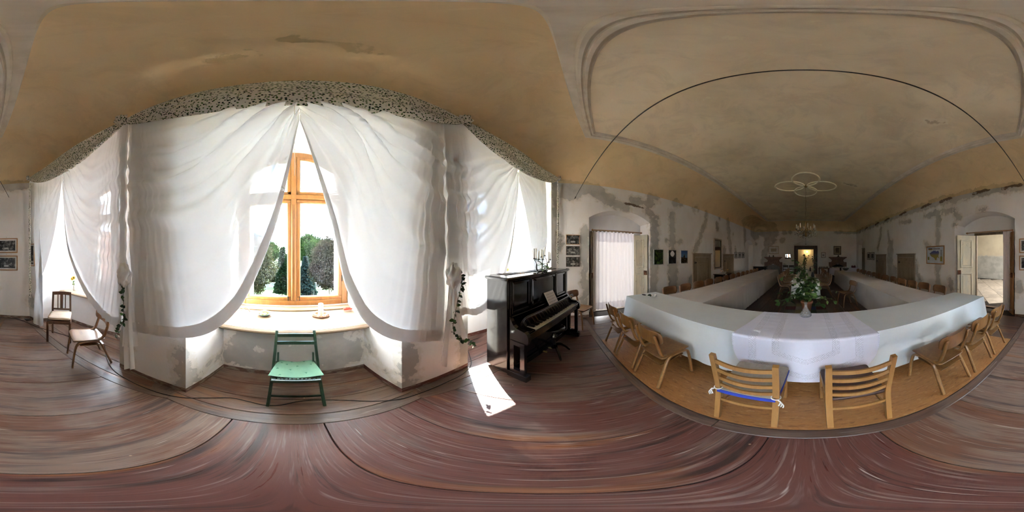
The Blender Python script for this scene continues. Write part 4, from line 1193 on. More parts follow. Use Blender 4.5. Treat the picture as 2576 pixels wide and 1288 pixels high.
for q, lab, lab2, sd in ((TL, 'long table on the piano side running down the hall', 'beige cloth over the long table on the piano side', 2.), (TR, 'long table on the open-door side running down the hall', 'beige cloth over the long table on the open-door side', 3.)):
    sk = (1, 1, 1, 0) if sd == 2. else (1, 0, 1, 1)
    table(lab, *q, ZT - .008, None, ([-.12, .38] if sd == 2. else [-.38, .12], [-3.3, -1.8, -.3, 1.2, 2.7]))
    tc = put('tablecloth', fold_cloth(*q, ZT - .003, .03, sd, 4.2, .012, .025, sk), MT['beige'], label=lab2, cat='tablecloth')
# overlapping second lengths of beige cloth
put('tablecloth', fold_cloth(TL[0] - .012, TL[1] + .012, 5.6, 9.97, ZT + .001, .40, 5., 3.5, .008, .03, (0, 1, 1, 0)), MT['beige'], label='second beige cloth overlapping the far part of the piano-side table', cat='tablecloth')
put('tablecloth', fold_cloth(TR[0] - .012, TR[1] + .012, 4.35, 9.47, ZT + .001, .42, 6., 3.5, .010, .03, (0, 0, 1, 1)), MT['beige'], label='second beige cloth overlapping the far part of the open-door-side table', cat='tablecloth')
table('middle table of the hall behind the big plant', *TMID, ZT - .008, None, ([-.3, .3], [-2.0, 0, 2.0]))
put('tablecloth', fold_cloth(*TMID, ZT - .003, .10, 7., 4.5, .012, .03), MT['beige'], label='beige cloth over the middle table behind the plant', cat='tablecloth')
put('tablecloth', fold_cloth(TMID[0] - .05, TMID[1] + .05, 5.56, 6.2, ZT + .002, .12, 8., 4, .014, .03, (1, 1, 0, 1)), MT['linen'], label='white overlay cloth on the end of the middle table', cat='tablecloth')

# ---- lace runner over the middle of the near table
def lace_mat():
    t = NT('white_lace')
    at = t.n('Attribute', {}, attribute_name='st').outputs['Vector']
    s = t.n('SeparateXYZ', {0: at}); x = t.math('ABSOLUTE', s.outputs[0]); y = s.outputs[1]
    # nested hexagonal bands: distance value constant along each band
    r = t.math('MAXIMUM', x, t.math('MULTIPLY_ADD', x, .42, t.math('MULTIPLY', y, .98)))
    band = None
    for lo, hi in ((.24, .315), (.46, .545), (.70, .80)):
        b = t.math('MULTIPLY', t.ramp(r, lo, lo + .004), t.ramp(r, hi, hi - .004))
        band = b if band is None else t.math('MAXIMUM', band, b)
    mp = t.n('Mapping', {'Vector': at, 'Scale': (1, 1, 1), 'Rotation': (0, 0, .78)}).outputs[0]
    ch = t.n('TexVoronoi', {'Vector': mp, 'Scale': 62.0, 'Randomness': .25}).outputs['Distance']
    hole = t.math('MULTIPLY', t.ramp(ch, .42, .30), band)
    nm = t.bump(t.math('MULTIPLY', ch, band), .8, .004)
    a = t.princ(t.mix(band, (.65, .65, .73), (.69, .69, .77)), .9, 0., nm)
    tr = t.n('BsdfTransparent', {})
    return t.done(t.n('MixShader', {0: t.math('MULTIPLY', hole, .32), 1: a.outputs[0], 2: tr.outputs[0]}))
MT['lace'] = lace_mat()
def lace_runner():
    W_, yb, yf = .72, 2.29, 1.488
    # sheet coordinate w: 0 at the back edge of the table, runs to the front edge and down
    top = yb - yf; drop = .585
    def half(w):
        if w < top: return .60 + (W_ - .60) * (w / top)
        q = (w - top) / drop
        return W_ * math.sqrt(max(0.0, 1 - (q * .955) ** 2.6)) 
    def pos(u, v):
        w = v * (top + drop); x = (2 * u - 1) * half(w)
        cr = .006 * math.sin(w * 55 + 3 * nz(x * 4, w * 4)) * max(0, nz(x * 6 + 3, w * 9)) 
        if w < top: return (x, yb - w, ZT + .0085 + cr * min(1, (top - w) * 12))
        q = w - top; r_ = .02
        return (x, yf - .012 - .028 * q - .006 * math.sin(x * 9 + 1) * q * 2, ZT + .0085 - q)
    def st(u, v):
        w = v * (top + drop); x = (2 * u - 1) * half(w); return (x, w - top + .0, 0)
    return MB().grid(pos, 60, 60, st=st)
put('lace_runner', lace_runner(), MT['lace'], label='white lace cloth hanging over the middle of the long white table', cat='runner')

# ---- chairs down the hall
ords = 'first second third fourth fifth sixth seventh eighth ninth tenth eleventh twelfth thirteenth fourteenth'.split()
for k in range(13):
    ply_chair((-2.60, 2.56 + k * .553, 0), face(1, 0) + random.uniform(-.06, .06), '%s chair from the camera along the wall side of the piano-side table' % ords[k], True, 'chairs on the wall side of the piano-side table')
    if k < 12: ply_chair((2.68, 2.72 + k * .545, 0), face(-1, 0) + random.uniform(-.06, .06), '%s chair from the camera along the wall side of the door-side table' % ords[k], True, 'chairs on the wall side of the open-door-side table')
for k in range(7):
    ply_chair((-.77, 6.15 + k * .56, 0), face(1, 0) + random.uniform(-.05, .05), '%s chair on the piano side of the middle table' % ords[k], True, 'chairs on the piano side of the middle table')
    ply_chair((.74, 6.35 + k * .56, 0), face(-1, 0) + random.uniform(-.05, .05), '%s chair on the door side of the middle table' % ords[k], True, 'chairs on the door side of the middle table')
ply_chair((1.28, 4.98, 0), face(-.95, -.25), 'lone plywood chair turned away beside the open-door-side table', True)

# ---- green folding chair before the middle window
MT['green'] = wood('dark_green_paint', (.022, .062, .032), (.012, .040, .020), (.05, .09, .06), 2, .7, .38, .1)
MT['mint'] = pmat('mint_felt', (.17, .34, .24), (.15, .30, .21), 9, rough=.95)
fc = thing('folding_chair', 'dark green wooden folding chair in front of the window sill', 'chair', (-.018, -1.375, 0), 0)
for sx in (-1, 1):
    put('long_leg', MB().bar((sx * .212, .175, .0), (sx * .185, -.245, .80), .026, .036, bev=.004), MT['green'], fc)
    put('short_leg', MB().bar((sx * .17, -.26, .012), (sx * .17, -.02, .36), .022, .032, bev=.003), MT['green'], fc)
    put('hinge_strut', MB().bar((sx * .165, -.165, .56), (sx * .165, -.14, .38), .018, .026, bev=.003), MT['green'], fc)
    put('seat_rail', MB().bar((sx * .182, -.20, .395), (sx * .182, .155, .425), .022, .032, bev=.003), MT['green'], fc)
for z in (.69, .765):
    f = z / .80; y = .175 - .42 * f
    put('back_slat', MB().sweep([(-.19 + .38 * i / 8, y + .012 - .012 * math.sin(PI * i / 8), z - .01) for i in range(9)], rect(.012, .040), smooth=False), MT['green'], fc)
put('front_rung', MB().bar((-.20, .11, .125), (.20, .11, .125), .014, .03, bev=.003), MT['green'], fc)
put('back_rung', MB().bar((-.17, -.22, .08), (.17, -.22, .08), .014, .03, bev=.003), MT['green'], fc)
put('seat_front', MB().bar((-.193, .165, .424), (.193, .165, .424), .03, .034, bev=.008), MT['green'], fc)
for k in range(12): put('seat_slat', MB().bar((-.165 + k * .03, -.19, .408), (-.165 + k * .03, .15, .434), .023, .012, bev=.002), MT['green'], fc)
cp = thing('seat_pad', 'mint green felt seat pad with leaf motifs on the folding chair', 'cushion', (-.018, -1.375, .437))
put('felt', MB().grid(lambda u, v: ((2 * u - 1) * (.155 + .062 * v), -.19 + .315 * v, -.018 + .028 * v + .018 * math.sin(PI * v) - .010 * math.cos(PI * (2 * u - 1) * .9) + .006), 20, 16)
    .grid(lambda u, v: ((2 * u - 1) * (.155 + .062 * v), -.19 + .315 * v, -.018 + .028 * v + .018 * math.sin(PI * v) - .010 * math.cos(PI * (2 * u - 1) * .9)), 20, 16, flip=True), MT['mint'], cp)
MT['motif'] = pmat('green_motif', (.06, .20, .13), rough=.95)
for k, (u, v) in enumerate(((.25, .08), (.62, .06), (.12, .36), (.46, .40), (.73, .30), (.88, .22), (.62, .62), (.90, .62), (.30, .80), (.80, .92))):
    x, y = (2 * u - 1) * (.155 + .062 * v), -.19 + .315 * v
    z = -.018 + .028 * v + .018 * math.sin(PI * v) - .010 * math.cos(PI * (2 * u - 1) * .9) + .0075
    mb = MB()
    for q in range(3): leafq(mb, (x, y, z), (math.cos(q * 2.1 + k), math.sin(q * 2.1 + k), 0), (0, 0, 1), .014, .010, 0)
    put('leaf_motif', mb, MT['motif'], cp)

# ---- antique side chair in the left bay
MT['walnut'] = wood('walnut', (.15, .072, .034), (.095, .044, .02), None, 2, .8, .4, .15)
MT['cream_pad'] = pmat('cream_cushion', (.60, .47, .35), (.54, .42, .31), 6, rough=.85)
ac = thing('side_chair', 'walnut side chair with cream cushion standing in the window bay', 'chair', (2.89, -.40, 0), face(-.96, .27))
for sx in (-1, 1):
    put('back_leg', MB().sweep(pl([(sx * .17, -.20, 0), (sx * .17, -.185, .44), (sx * .165, -.225, .88)], 6), rect(.032, .036), up=(1, 0, 0), smooth=False), MT['walnut'], ac)
    put('leg', MB().bar((sx * .19, .19, 0), (sx * .19, .19, .42), .038, .038, bev=.004), MT['walnut'], ac)
    put('seat_rail', MB().bar((sx * .185, -.19, .415), (sx * .19, .19, .415), .024, .055), MT['walnut'], ac)
put('top_rail', MB().sweep([(-.18 + .36 * i / 8, -.224 - .0 * math.sin(PI * i / 8), .865 + .012 * math.sin(PI * i / 8)) for i in range(9)], rect(.026, .065), smooth=False), MT['walnut'], ac)
put('bottom_rail', MB().bar((-.165, -.198, .55), (.165, -.198, .55), .02, .035), MT['walnut'], ac)
put('splat', MB().bar((0, -.199, .56), (0, -.222, .845), .055, .012, up=(0, 1, 0)), MT['walnut'], ac)
for sx in (-1, 1): put('spindle', MB().bar((sx * .072, -.199, .56), (sx * .072, -.222, .845), .018, .014, up=(0, 1, 0)), MT['walnut'], ac)
put('front_rail', MB().bar((-.19, .19, .415), (.19, .19, .415), .024, .055), MT['walnut'], ac)
put('seat', MB().box((0, 0, .438), (.39, .40, .016), bev=.004), MT['walnut'], ac)
cc = thing('seat_cushion', 'cream square cushion on the walnut side chair', 'cushion', (2.89, -.40, .446), face(-.96, .27))
def pil(u, v, d): return (u, v, .042 + d * (.25 + .75 * (max(0, (1 - (abs(u) / .20) ** 4) * (1 - (abs(v) / .20) ** 4))) ** .5))
put('cushion_pad', rpanel(MB(), .39, .39, .075, .05, pil), MT['cream_pad'], cc)
put('piping', MB().tube([(.185 * math.cos(a) * (abs(math.cos(a)) ** 4 + abs(math.sin(a)) ** 4) ** -.25, .185 * math.sin(a) * (abs(math.cos(a)) ** 4 + abs(math.sin(a)) ** 4) ** -.25, .042) for a in [2 * PI * k / 40 for k in range(40)]], .006, 5, True), MT['cream_pad'], cc)
# ================================================================ LINO, ROD, CABLE
def lino_mat():
    t = NT('marbled_linoleum')
    co = t.coord('Object', (2.2, 9, 1), False)
    n1 = t.noise(co, 2.2, 6, .65, 1.2); n2 = t.noise(co, 9, 5, .65, .8)
    col = t.mix(t.ramp(n1, .3, .7), (.36, .165, .050), (.30, .13, .040))
    col = t.mix(t.ramp(n2, .52, .70), col, (.37, .195, .075))
    col = t.mix(t.math('MULTIPLY', t.ramp(t.noise(co, 5.2, 6, .7, 1.5), .58, .68), .6), col, (.15, .06, .022))
    fl = t.noise(t.coord('Object', (9, 34, 1), False), 1.0, 3, .6, .5)
    col = t.mix(t.math('MULTIPLY', t.ramp(fl, .57, .66), .55), col, (.14, .055, .022))
    col = t.mix(t.math('MULTIPLY', t.ramp(fl, .40, .34), .6), col, (.46, .26, .11))
    return t.done(t.princ(col, .42, 0., t.bump(n2, .1, .002)))
put('linoleum_sheet', MB().box((0.02, 1.915, LINO / 2), (5.40, 2.07, LINO)), lino_mat(), label='orange marbled linoleum sheet under the near table', cat='floor covering')
put('tension_rod', MB().tube([(-XW + .02, .60, 3.045), (0, .655, 3.03), (XW - .02, .70, 3.10)], .006, 8)
    .lathe([(0, -.05), (.014, -.05), (.014, .05), (0, .05)], 8, Matrix.Translation((-XW + .14, .602, 3.044)) @ Matrix.Rotation(PI / 2, 4, 'Y')), MT['iron'], label='thin iron tie rod stretched across the hall under the vault', cat='tie rod')
MT['rubber'] = pmat('black_rubber', (.014, .014, .015), rough=.5)
cab = [(2 + W, 800), (60 + W, 812), (95 + W, 823), (130 + W, 833), (180 + W, 848), (240 + W, 862), (262 + W, 866), (268 + W, 900), (285 + W, 930), (330 + W, 960), (400 + W, 988), (459, 1000), (520, 1001), (580, 1001), (625, 1010), (665, 1019), (705, 1019), (750, 1010), (800, 1006), (870, 1007), (950, 1009), (1012, 1003), (1060, 988), (1120, 963), (1165, 940), (1185, 915), (1180, 890), (1174, 872), (1185, 858), (1205, 850)]
cabp = [onZ(x, y, .006) for x, y in cab]
cabp = [Vector((p.x, max(p.y, arc(math.degrees(math.asin(max(-1, min(1, p.x / ARC_R))))).y + .035) if (abs(p.x) < 1.7 or p.x > 3.7) and abs(p.x) > .75 else p.y, .006)) for p in cabp]
cabp[0] = Vector((XW - .05, 1.02, .006)); cabp[1] = Vector((XW - .06, .50, .006))
put('power_cable', MB().tube(pl(cabp, 8), .0055, 6), MT['rubber'], label='black power cable running along the floor below the windows', cat='cable')

# ================================================================ DOORS
def old_paint(name, c1, c2, c3):
    t = NT(name); co = t.coord('Object', (4, 4, 1.2)); iso = t.coord('Object')
    col = t.mix(t.ramp(t.noise(co, 1.6, 6, .6), .38, .62), c1, c2)
    chip = t.ramp(t.noise(iso, 7, 7, .7), .60, .66)
    col = t.mix(chip, col, c3)
    return t.done(t.princ(col, .65, 0., t.bump(t.noise(iso, 18, 5), .25, .004)))
MT['oldcream'] = old_paint('cream_flaking_paint', (.62, .56, .42), (.52, .49, .40), (.34, .29, .21))
MT['oldbrown'] = old_paint('brown_door_paint', (.33, .255, .17), (.28, .215, .14), (.19, .145, .095))
MT['rawpine'] = wood('raw_pine', (.42, .22, .08), (.33, .16, .055), None, 2, .7, .5)
MT['gnarl'] = old_paint('weathered_frame', (.22, .16, .10), (.14, .10, .065), (.38, .33, .25))
MT['rust'] = pmat('rusty_lock', (.20, .075, .03), (.08, .04, .025), 20, rough=.8, metal=.3)
def ring(w, h, fw, th, z0=0.0, y0=0.0, three=False):
    """one connected rectangular frame in the XZ plane, bottom centre at origin"""
    o = [(-w / 2, 0), (w / 2, 0), (w / 2, h), (-w / 2, h)]; b = 0 if three else fw
    i = [(-w / 2 + fw, b), (w / 2 - fw, b), (w / 2 - fw, h - fw), (-w / 2 + fw, h - fw)]
    bv = fw * .25
    m_ = [(-w / 2 + bv, 0 if three else bv), (w / 2 - bv, 0 if three else bv), (w / 2 - bv, h - bv), (-w / 2 + bv, h - bv)]
    v = [(x, y0 + th / 2, z0 + z) for x, z in o] + [(x, y0 - th / 2 + th * .25, z0 + z) for x, z in o] + [(x, y0 - th / 2, z0 + z) for x, z in m_] + [(x, y0 - th / 2 + th * .2, z0 + z) for x, z in i] + [(x, y0 + th / 2, z0 + z) for x, z in i]
    f = []
    for k in range(4):
        l = (k + 1) % 4
        if three and k == 0: continue
        for q in range(4): f.append((q * 4 + k, q * 4 + l, (q + 1) * 4 + l, (q + 1) * 4 + k))
        f.append((16 + k, 16 + l, l, k))
    return MB().add(v, f)
def leaf_door(parent, w, h, mat, panels, flip=1, th=.04):
    """panelled leaf from x=0 to x=flip*w; both faces panelled"""
    put('door_leaf', MB().box((flip * w / 2, 0, h / 2), (w, th, h), bev=.004), mat, parent)
    for z0, z1 in panels:
        for sy in (-1, 1):
            R = Matrix.Translation((flip * w / 2, sy * th / 2, z0)) @ Matrix.Diagonal((1, -sy * -1 if False else sy * -1 * -1, 1, 1))
            rb = ring(w - .22, z1 - z0, .045, .022); 
            rb.v = [(x + flip * w / 2, (y * 1.0 if sy < 0 else -y) + sy * (th / 2 + .004), z + z0) for x, y, z in rb.v]
            put('panel_moulding', rb, mat, parent)
            put('panel', MB().box((flip * w / 2, sy * (th / 2 + .003), (z0 + z1) / 2), (w - .34, .012, z1 - z0 - .14), bev=.005), mat, parent)
PANELS = [(.14, 1.05), (1.22, 2.08)]
# right-hand doorway, leaves folded back against the jambs
def door_pair(idx, X, hole, sgn, nich):
    """sgn +1: right wall. leaves hinge at the doorway edges"""
    root = thing('door_%d' % idx, None, None, (X, (hole[0] + hole[1]) / 2, 0), 0, kind='structure')
    cyy = (hole[0] + hole[1]) / 2; hw = (hole[1] - hole[0]) / 2
    fb = ring(2 * hw + .16, hole[2] + .08, .08, .08, three=True)
    fb.v = [(sgn * y, x, z) for x, y, z in fb.v]
    put('door_frame', fb, MT['gnarl'], root)
    return root
d1 = door_pair(1, XW + ND, HR, 1, NR); d2 = door_pair(2, -XW - ND, HL, -1, NL)
def hang_leaf(parent, p_h, p_f, mat, first=True, zt=2.22):
    """leaf from hinge point to free edge (xy, world) parented to the door"""
    o = Vector(parent.location); d = Vector((p_f[0] - p_h[0], p_f[1] - p_h[1], 0)); w = d.length
    e = bpy.data.objects.new('door_wing', None); COL.objects.link(e); e.parent = parent
    e.location = Vector((p_h[0], p_h[1], .02)) - o; e.rotation_euler = (0, 0, math.atan2(d.y, d.x)); e.empty_display_size = .1
    leaf_door(e, w, zt, mat, PANELS)
    put('lock', MB().box((w - .06, -.032, 1.08), (.10, .03, .13), bev=.004).box((w - .06, .032, 1.08), (.10, .03, .13), bev=.004).ball((w - .05, -.062, 1.10), .018, 6), MT['rust'], e)
    return e
hang_leaf(d1, (4.47, 2.62), (4.00, 2.99), MT['oldcream'])
hang_leaf(d1, (4.47, 1.60), (4.00, 1.225), MT['rawpine'])
hang_leaf(d2, (-4.47, 2.50), (-4.00, 2.735), MT['oldcream'])
hang_leaf(d2, (-4.47, 1.24), (-4.00, 1.03), MT['gnarl'])
# door curtains on poles
def drape(y0, y1, X, zt, zb, n, amp, seed):
    def fn(u, v):
        y = y0 + (y1 - y0) * u; w = nz(u * 6 + seed, v * 1.5)
        a = amp * (.55 + .45 * v) * math.sin(2 * PI * n * u + 1.5 * w + seed) + .012 * w
        return (X + a, y, zt + (zb - zt) * v + (.012 * math.sin(2 * PI * n * 1.0 * u) * (1 - v) if v < .1 else 0))
    return MB().grid(fn, int(n * 14), 30)
def door_curtain(label, y0, y1, X, n, amp, rod, seed, zb=.14, zb2=None):
    c = thing('door_curtain', label, 'curtain', (0, 0, 0))
    put('drape', drape(y0, y1, X, 2.245, zb, n, amp, seed), MT['voile'], c)
    s = 1 if X > 0 else -1
    put('heading', drape(y0, y1, X - s * .012, 2.255, 1.98, n, amp * .8, seed), MT['voile'], c)
    put('hem', drape(y0, y1, X - s * .006, zb + .20, zb - .004, n, amp, seed), MT['voile'], c)
    return c
def pole(label, y0, y1, X, rings):
    c = thing('curtain_pole', label, 'curtain pole', (X, (y0 + y1) / 2, 2.29)); h = (y1 - y0) / 2
    put('pole', MB().lathe([(0, -h), (.013, -h), (.013, h), (0, h)], 10, Matrix.Rotation(PI / 2, 4, 'X')), MT['rawpine'], c)
    s = 1 if X > 0 else -1
    for q in (-h + .03, h - .03): put('bracket', MB().box((s * .02, q, 0), (.06, .025, .05), bev=.004), MT['rawpine'], c)
    for k, y in enumerate(rings): put('curtain_ring', MB().tube([(.019 * math.cos(a), y - (y0 + y1) / 2, .019 * math.sin(a) - .008) for a in [2 * PI * q / 12 for q in range(12)]], .003, 5, True), MT['rawpine'], c)
door_curtain('white voile curtain drawn across the doorway by the piano', 1.13, 2.33, -4.12, 11, .022, None, 1.0)
pole('pine curtain pole over the doorway by the piano', 1.08, 2.62, -4.12, [1.16 + k * .145 for k in range(9)])
door_curtain('white voile curtain pushed aside at the open doorway', 1.30, 1.56, 4.12, 6, .045, None, 2.0, .10)
pole('pine curtain pole over the open doorway', 1.26, 2.74, 4.12, [1.31 + k * .03 for k in range(9)])
# small brown wall doors
def wall_door(idx, X, y0, y1, h, sgn, mat=None):
    root = thing('door_%d' % idx, None, None, (X, (y0 + y1) / 2, 0), PI / 2 if sgn < 0 else -PI / 2, kind='structure')
    w = y1 - y0; m_ = mat or MT['oldbrown']
    put('door_frame', ring(w, h, .12, .07, three=True), m_, root)
    put('cornice', MB().box((0, -.02, h + .015), (w + .06, .10, .03), bev=.008), m_, root)
    put('door_leaf', MB().box((0, .0, h / 2 - .06), (w - .22, .03, h - .13), bev=.003), m_, root)
    put('panel_moulding', ring(w - .56, h - .52, .05, .03, .22, -.018), m_, root)
    put('panel', MB().box((0, -.016, h / 2 - .03), (w - .72, .02, h - .72), bev=.006), m_, root)
    put('hinge', MB().box((-w / 2 + .17, -.022, h - .34), (.14, .012, .045), bev=.003).box((-w / 2 + .12, -.024, h - .34), (.03, .014, .10), bev=.003), MT['iron'], root)
    put('handle', MB().tube(pl([(w / 2 - .17, -.02, .50), (w / 2 - .17, -.05, .52), (w / 2 - .17, -.05, .64), (w / 2 - .17, -.02, .66)], 5), .007, 6), MT['iron'], root)
    return root
wall_door(3, -XW - .0, 4.73, 5.98, 1.68, -1); wall_door(4, -XW, 7.09, 8.31, 1.68, -1)
wall_door(5, XW, 4.95, 6.25, 1.67, 1); wall_door(6, XW, 7.34, 8.56, 1.66, 1)
wd = wall_door(7, XW + .28, 10.55, 11.70, 2.15, 1, old_paint('olive_door_paint', (.30, .28, .21), (.25, .23, .17), (.18, .16, .11)))
# far doorway: dark lining and lit room
root = thing('door_8', None, None, (0, YF + .40, 0), kind='structure')
put('door_frame', ring(1.78, 2.40, .28, .10, three=True), MT['darkwood'], root)
put('lining', ring(1.30, 2.16, .05, .16, three=True, y0=.04), MT['walnut'], root)
t = NT('glowing_bulb'); MT['bulb'] = t.done(t.n('Emission', {'Color': (1, .72, .30), 'Strength': 9.0}))
wl = thing('wall_lamp', 'glowing warm wall lamp in the room beyond the far archway', 'lamp', (.12, YF + 3.36, 1.95))
put('back_plate', MB().lathe([(0, 0), (.07, 0), (.06, .02), (0, .02)], 14, Matrix.Rotation(PI / 2, 4, 'X')), MT['iron'], wl)
put('lamp_arm', MB().tube(pl([(0, -.01, -.02), (0, -.10, -.06), (0, -.14, -.03)], 5), .008, 6), MT['iron'], wl)
put('bulb', MB().ball((0, -.14, .035), .055, 8, (1, 1, 1.2)), MT['bulb'], wl)
l = bpy.data.lights.new('wall_lamp_light', 'POINT'); l.energy = 3.2; l.color = (1, .66, .28); l.shadow_soft_size = .06
lo = bpy.data.objects.new('wall_lamp_light', l); COL.objects.link(lo); lo.parent = wl; lo.location = (0, -.24, .03)

# ================================================================ PIANO
def lacquer():
    t = NT('black_lacquer'); co = t.coord('Object')
    r = t.ramp(t.noise(co, 6, 5), .3, .7, .10, .24)
    return t.done(t.princ((.012, .012, .015), r, 0., None, Coat_Weight=.4, Coat_Roughness=.08))
MT['lacq'] = lacquer()
MT['ivory'] = pmat('ivory_keys', (.78, .72, .58), (.72, .65, .50), 30, rough=.3)
MT['ebony'] = pmat('ebony_keys', (.010, .010, .011), rough=.3)
PW = 1.6
pn = thing('upright_piano', 'black upright piano with open keyboard before the window curtain', 'piano', (-1.905, -.775, 0), math.radians(-30))
pp = lambda n, mb, m_=None: put(n, mb, m_ or MT['lacq'], pn)
for x in (-.02, -PW + .02): pp('side_panel', MB().box((x, .18, .675), (.04, .36, 1.29), bev=.004))
pp('back_panel', MB().box((-PW / 2, .015, .68), (PW - .08, .03, 1.28)))
lid = pp('lid', MB().box((-PW / 2, .185, 1.342), (PW + .06, .42, .036), bev=.012))
put('lid_moulding', MB().box((-PW / 2, .185, 1.318), (PW + .02, .385, .014), bev=.004), MT['lacq'], lid)
pp('upper_board', MB().box((-PW / 2, .325, 1.09), (PW - .08, .03, .46)))
for x0, x1 in ((-.43, -.09), (-1.13, -.47), (-1.51, -1.17)):
    up = ring(x1 - x0, .40, .035, .022); up.v = [(-x + (x0 + x1) / 2, .345 - y, z + .905) for x, y, z in up.v]
    pp('panel_frame', up)
for x in (-.065, -.45, -1.15, -1.535): pp('pilaster', MB().box((x, .345, 1.10), (.03, .03, .43), bev=.005))
pp('music_ledge', MB().box((-PW / 2, .365, .885), (PW - .10, .05, .022), bev=.006))
for x in (-.55, -1.05): pp('knob', MB().ball((x, .362, 1.27), .010, 6))
# fallboard folded up against the front
fbp = [(-.10, 0), (-.10, .14), (-.115, .17), (-.15, .185), (-PW + .15, .185), (-PW + .115, .17), (-PW + .10, .14), (-PW + .10, 0)]
Rf = Matrix.Translation((0, .45, .735)) @ Matrix.Rotation(math.radians(64), 4, 'X')
pp('fallboard', MB().prism(fbp, -.010, .010, Rf))
pp('fallboard_lip', MB().tube([Rf @ Vector((x, y, .010)) for x, y in fbp], .007, 6))
pp('desk_lip', MB().bar(tuple(Rf @ Vector((-.62, .07, .03))), tuple(Rf @ Vector((-1.12, .07, .03))), .03, .008))
pp('key_bed', MB().box((-PW / 2, .42, .655), (PW - .10, .36, .075), bev=.004))
pp('key_slip', MB().box((-PW / 2, .607, .70), (PW - .14, .018, .05), bev=.004))
pp('key_rail', MB().box((-PW / 2, .455, .728), (PW - .10, .02, .03)))
arm = [(.0, .60), (.62, .60), (.635, .64), (.632, .70), (.615, .735), (.58, .755), (.53, .765), (.47, .775), (.43, .80), (.40, .85), (.37, .89), (.34, .90), (.30, .90), (.30, .60)]
for x in (-.075, -PW + .025): pp('cheek', MB().add([(x + dx, y, z) for dx in (0, .05) for y, z in arm[1:]], [tuple(range(13))[::-1], tuple(range(13, 26))] + [(i, (i + 1) % 13, 13 + (i + 1) % 13, 13 + i) for i in range(13)]))
for x in (-.15, -PW + .15): pp('key_block', MB().box((x, .525, .722), (.10, .15, .035), bev=.003))
wk = MB().box((0, .527, .722), (.0222, .147, .022), bev=.0015).mesh('white_key'); wk.materials.append(MT['ivory'])
bk = MB().add([(-.0055, .455, .733), (.0055, .455, .733), (.0055, .548, .733), (-.0055, .548, .733), (-.0045, .457, .748), (.0045, .457, .748), (.0045, .540, .746), (-.0045, .540, .746)], [(0, 1, 5, 4), (1, 2, 6, 5), (2, 3, 7, 6), (3, 0, 4, 7), (4, 5, 6, 7)]).mesh('black_key'); bk.materials.append(MT['ebony'])
KX0 = -PW + .20; KW = (PW - .40) / 52
for k in range(52):
    put('white_key', wk, None, pn, loc=(KX0 + KW * (k + .5), 0, 0))
    if (51 - k) % 7 not in (1, 4) and k < 51: put('black_key', bk, None, pn, loc=(KX0 + KW * (k + 1), 0, 0))
pp('lower_board', MB().box((-PW / 2, .315, .355), (PW - .08, .03, .53)))
lp = ring(PW - .22, .44, .06, .02); lp.v = [(-x - PW / 2, .332 - y, z + .12) for x, y, z in lp.v]; pp('lower_frame', lp)
pp('plinth', MB().box((-PW / 2, .335, .06), (PW - .08, .05, .10), bev=.004))
for x in (-.045, -PW + .045):
    lg = ring(.20, .50, .055, .06); lg.v = [(x + y, .49 + a, z + .10) for a, y, z in lg.v]
    pp('leg_panel', lg)
    pp('toe_block', MB().box((x, .49, .052), (.085, .27, .10), bev=.006))
for y in (.08, .52):
    for x in (-.06, -PW + .06): pp('caster', MB().lathe([(0, -.012), (.018, -.012), (.018, .012), (0, .012)], 10, Matrix.Translation((x, y, .018)) @ Matrix.Rotation(PI / 2, 4, 'Y')), MT['iron'])
for x in (-.73, -.87): pp('pedal', MB().bar((x, .33, .05), (x, .43, .045), .03, .012, bev=.004), pmat('brass_pedal', (.5, .36, .12), rough=.35, metal=1.))
PM = Matrix.Translation((-1.905, -.775, 0)) @ Matrix.Rotation(math.radians(-30), 4, 'Z')
def P3(x, y, z): return PM @ Vector((x, y, z))
# music sheet
def paper_mat():
    t = NT('printed_music'); s = t.n('SeparateXYZ', {0: t.n('TexCoord').outputs['Object']})
    z = s.outputs[2]; x = s.outputs[0]
    sys_ = t.math('FRACT', t.math('MULTIPLY', z, 24.0)); line = t.math('FRACT', t.math('MULTIPLY', z, 216.0))
    m1 = t.math('MULTIPLY', t.math('LESS_THAN', sys_, .55), t.math('LESS_THAN', line, .35))
    nt_ = t.math('MULTIPLY', t.ramp(t.noise(t.n('TexCoord').outputs['Object'], 170, 2), .60, .66), t.math('LESS_THAN', sys_, .62))
    mg = t.math('MULTIPLY', t.math('LESS_THAN', t.math('ABSOLUTE', x), .115), t.math('LESS_THAN', t.math('ABSOLUTE', t.math('SUBTRACT', z, .105)), .085))
    f = t.math('MULTIPLY', t.math('MAXIMUM', t.math('MULTIPLY', m1, .45), nt_), mg)
    return t.done(t.princ(t.mix(f, (.90, .87, .88), (.10, .09, .10)), .8))
MT['music'] = paper_mat()
ms = thing('music_book', 'open sheet of printed music leaning on the piano fallboard', 'sheet music', P3(-.90, .455, .852), math.radians(-30 + 180))
ms.rotation_euler = (math.radians(-28), 0, math.radians(150))
put('page', MB().box((0, 0, .11), (.27, .006, .22)), MT['music'], ms)
# stool
st = thing('piano_stool', 'black round piano stool tucked under the keyboard', 'stool', (-2.36, .06, 0))
put('seat', MB().lathe([(0, .47), (.15, .47), (.165, .48), (.165, .50), (.15, .512), (0, .518)], 24), MT['lacq'], st)
put('column', MB().lathe([(0, .12), (.045, .12), (.05, .15), (.035, .18), (.03, .26), (.045, .30), (.05, .33), (.03, .36), (.022, .40), (.022, .47), (0, .47)], 16), MT['lacq'], st)
for k in range(4):
    a = k * PI / 2 + .35; c, s_ = math.cos(a), math.sin(a)
    put('foot', MB().sweep(pl([(c * .03, s_ * .03, .17), (c * .10, s_ * .10, .165), (c * .18, s_ * .18, .10), (c * .235, s_ * .235, .03), (c * .255, s_ * .255, .012)], 5), rect(.032, .036), smooth=False, scale=lambda q: 1.1 - .45 * q), MT['lacq'], st)
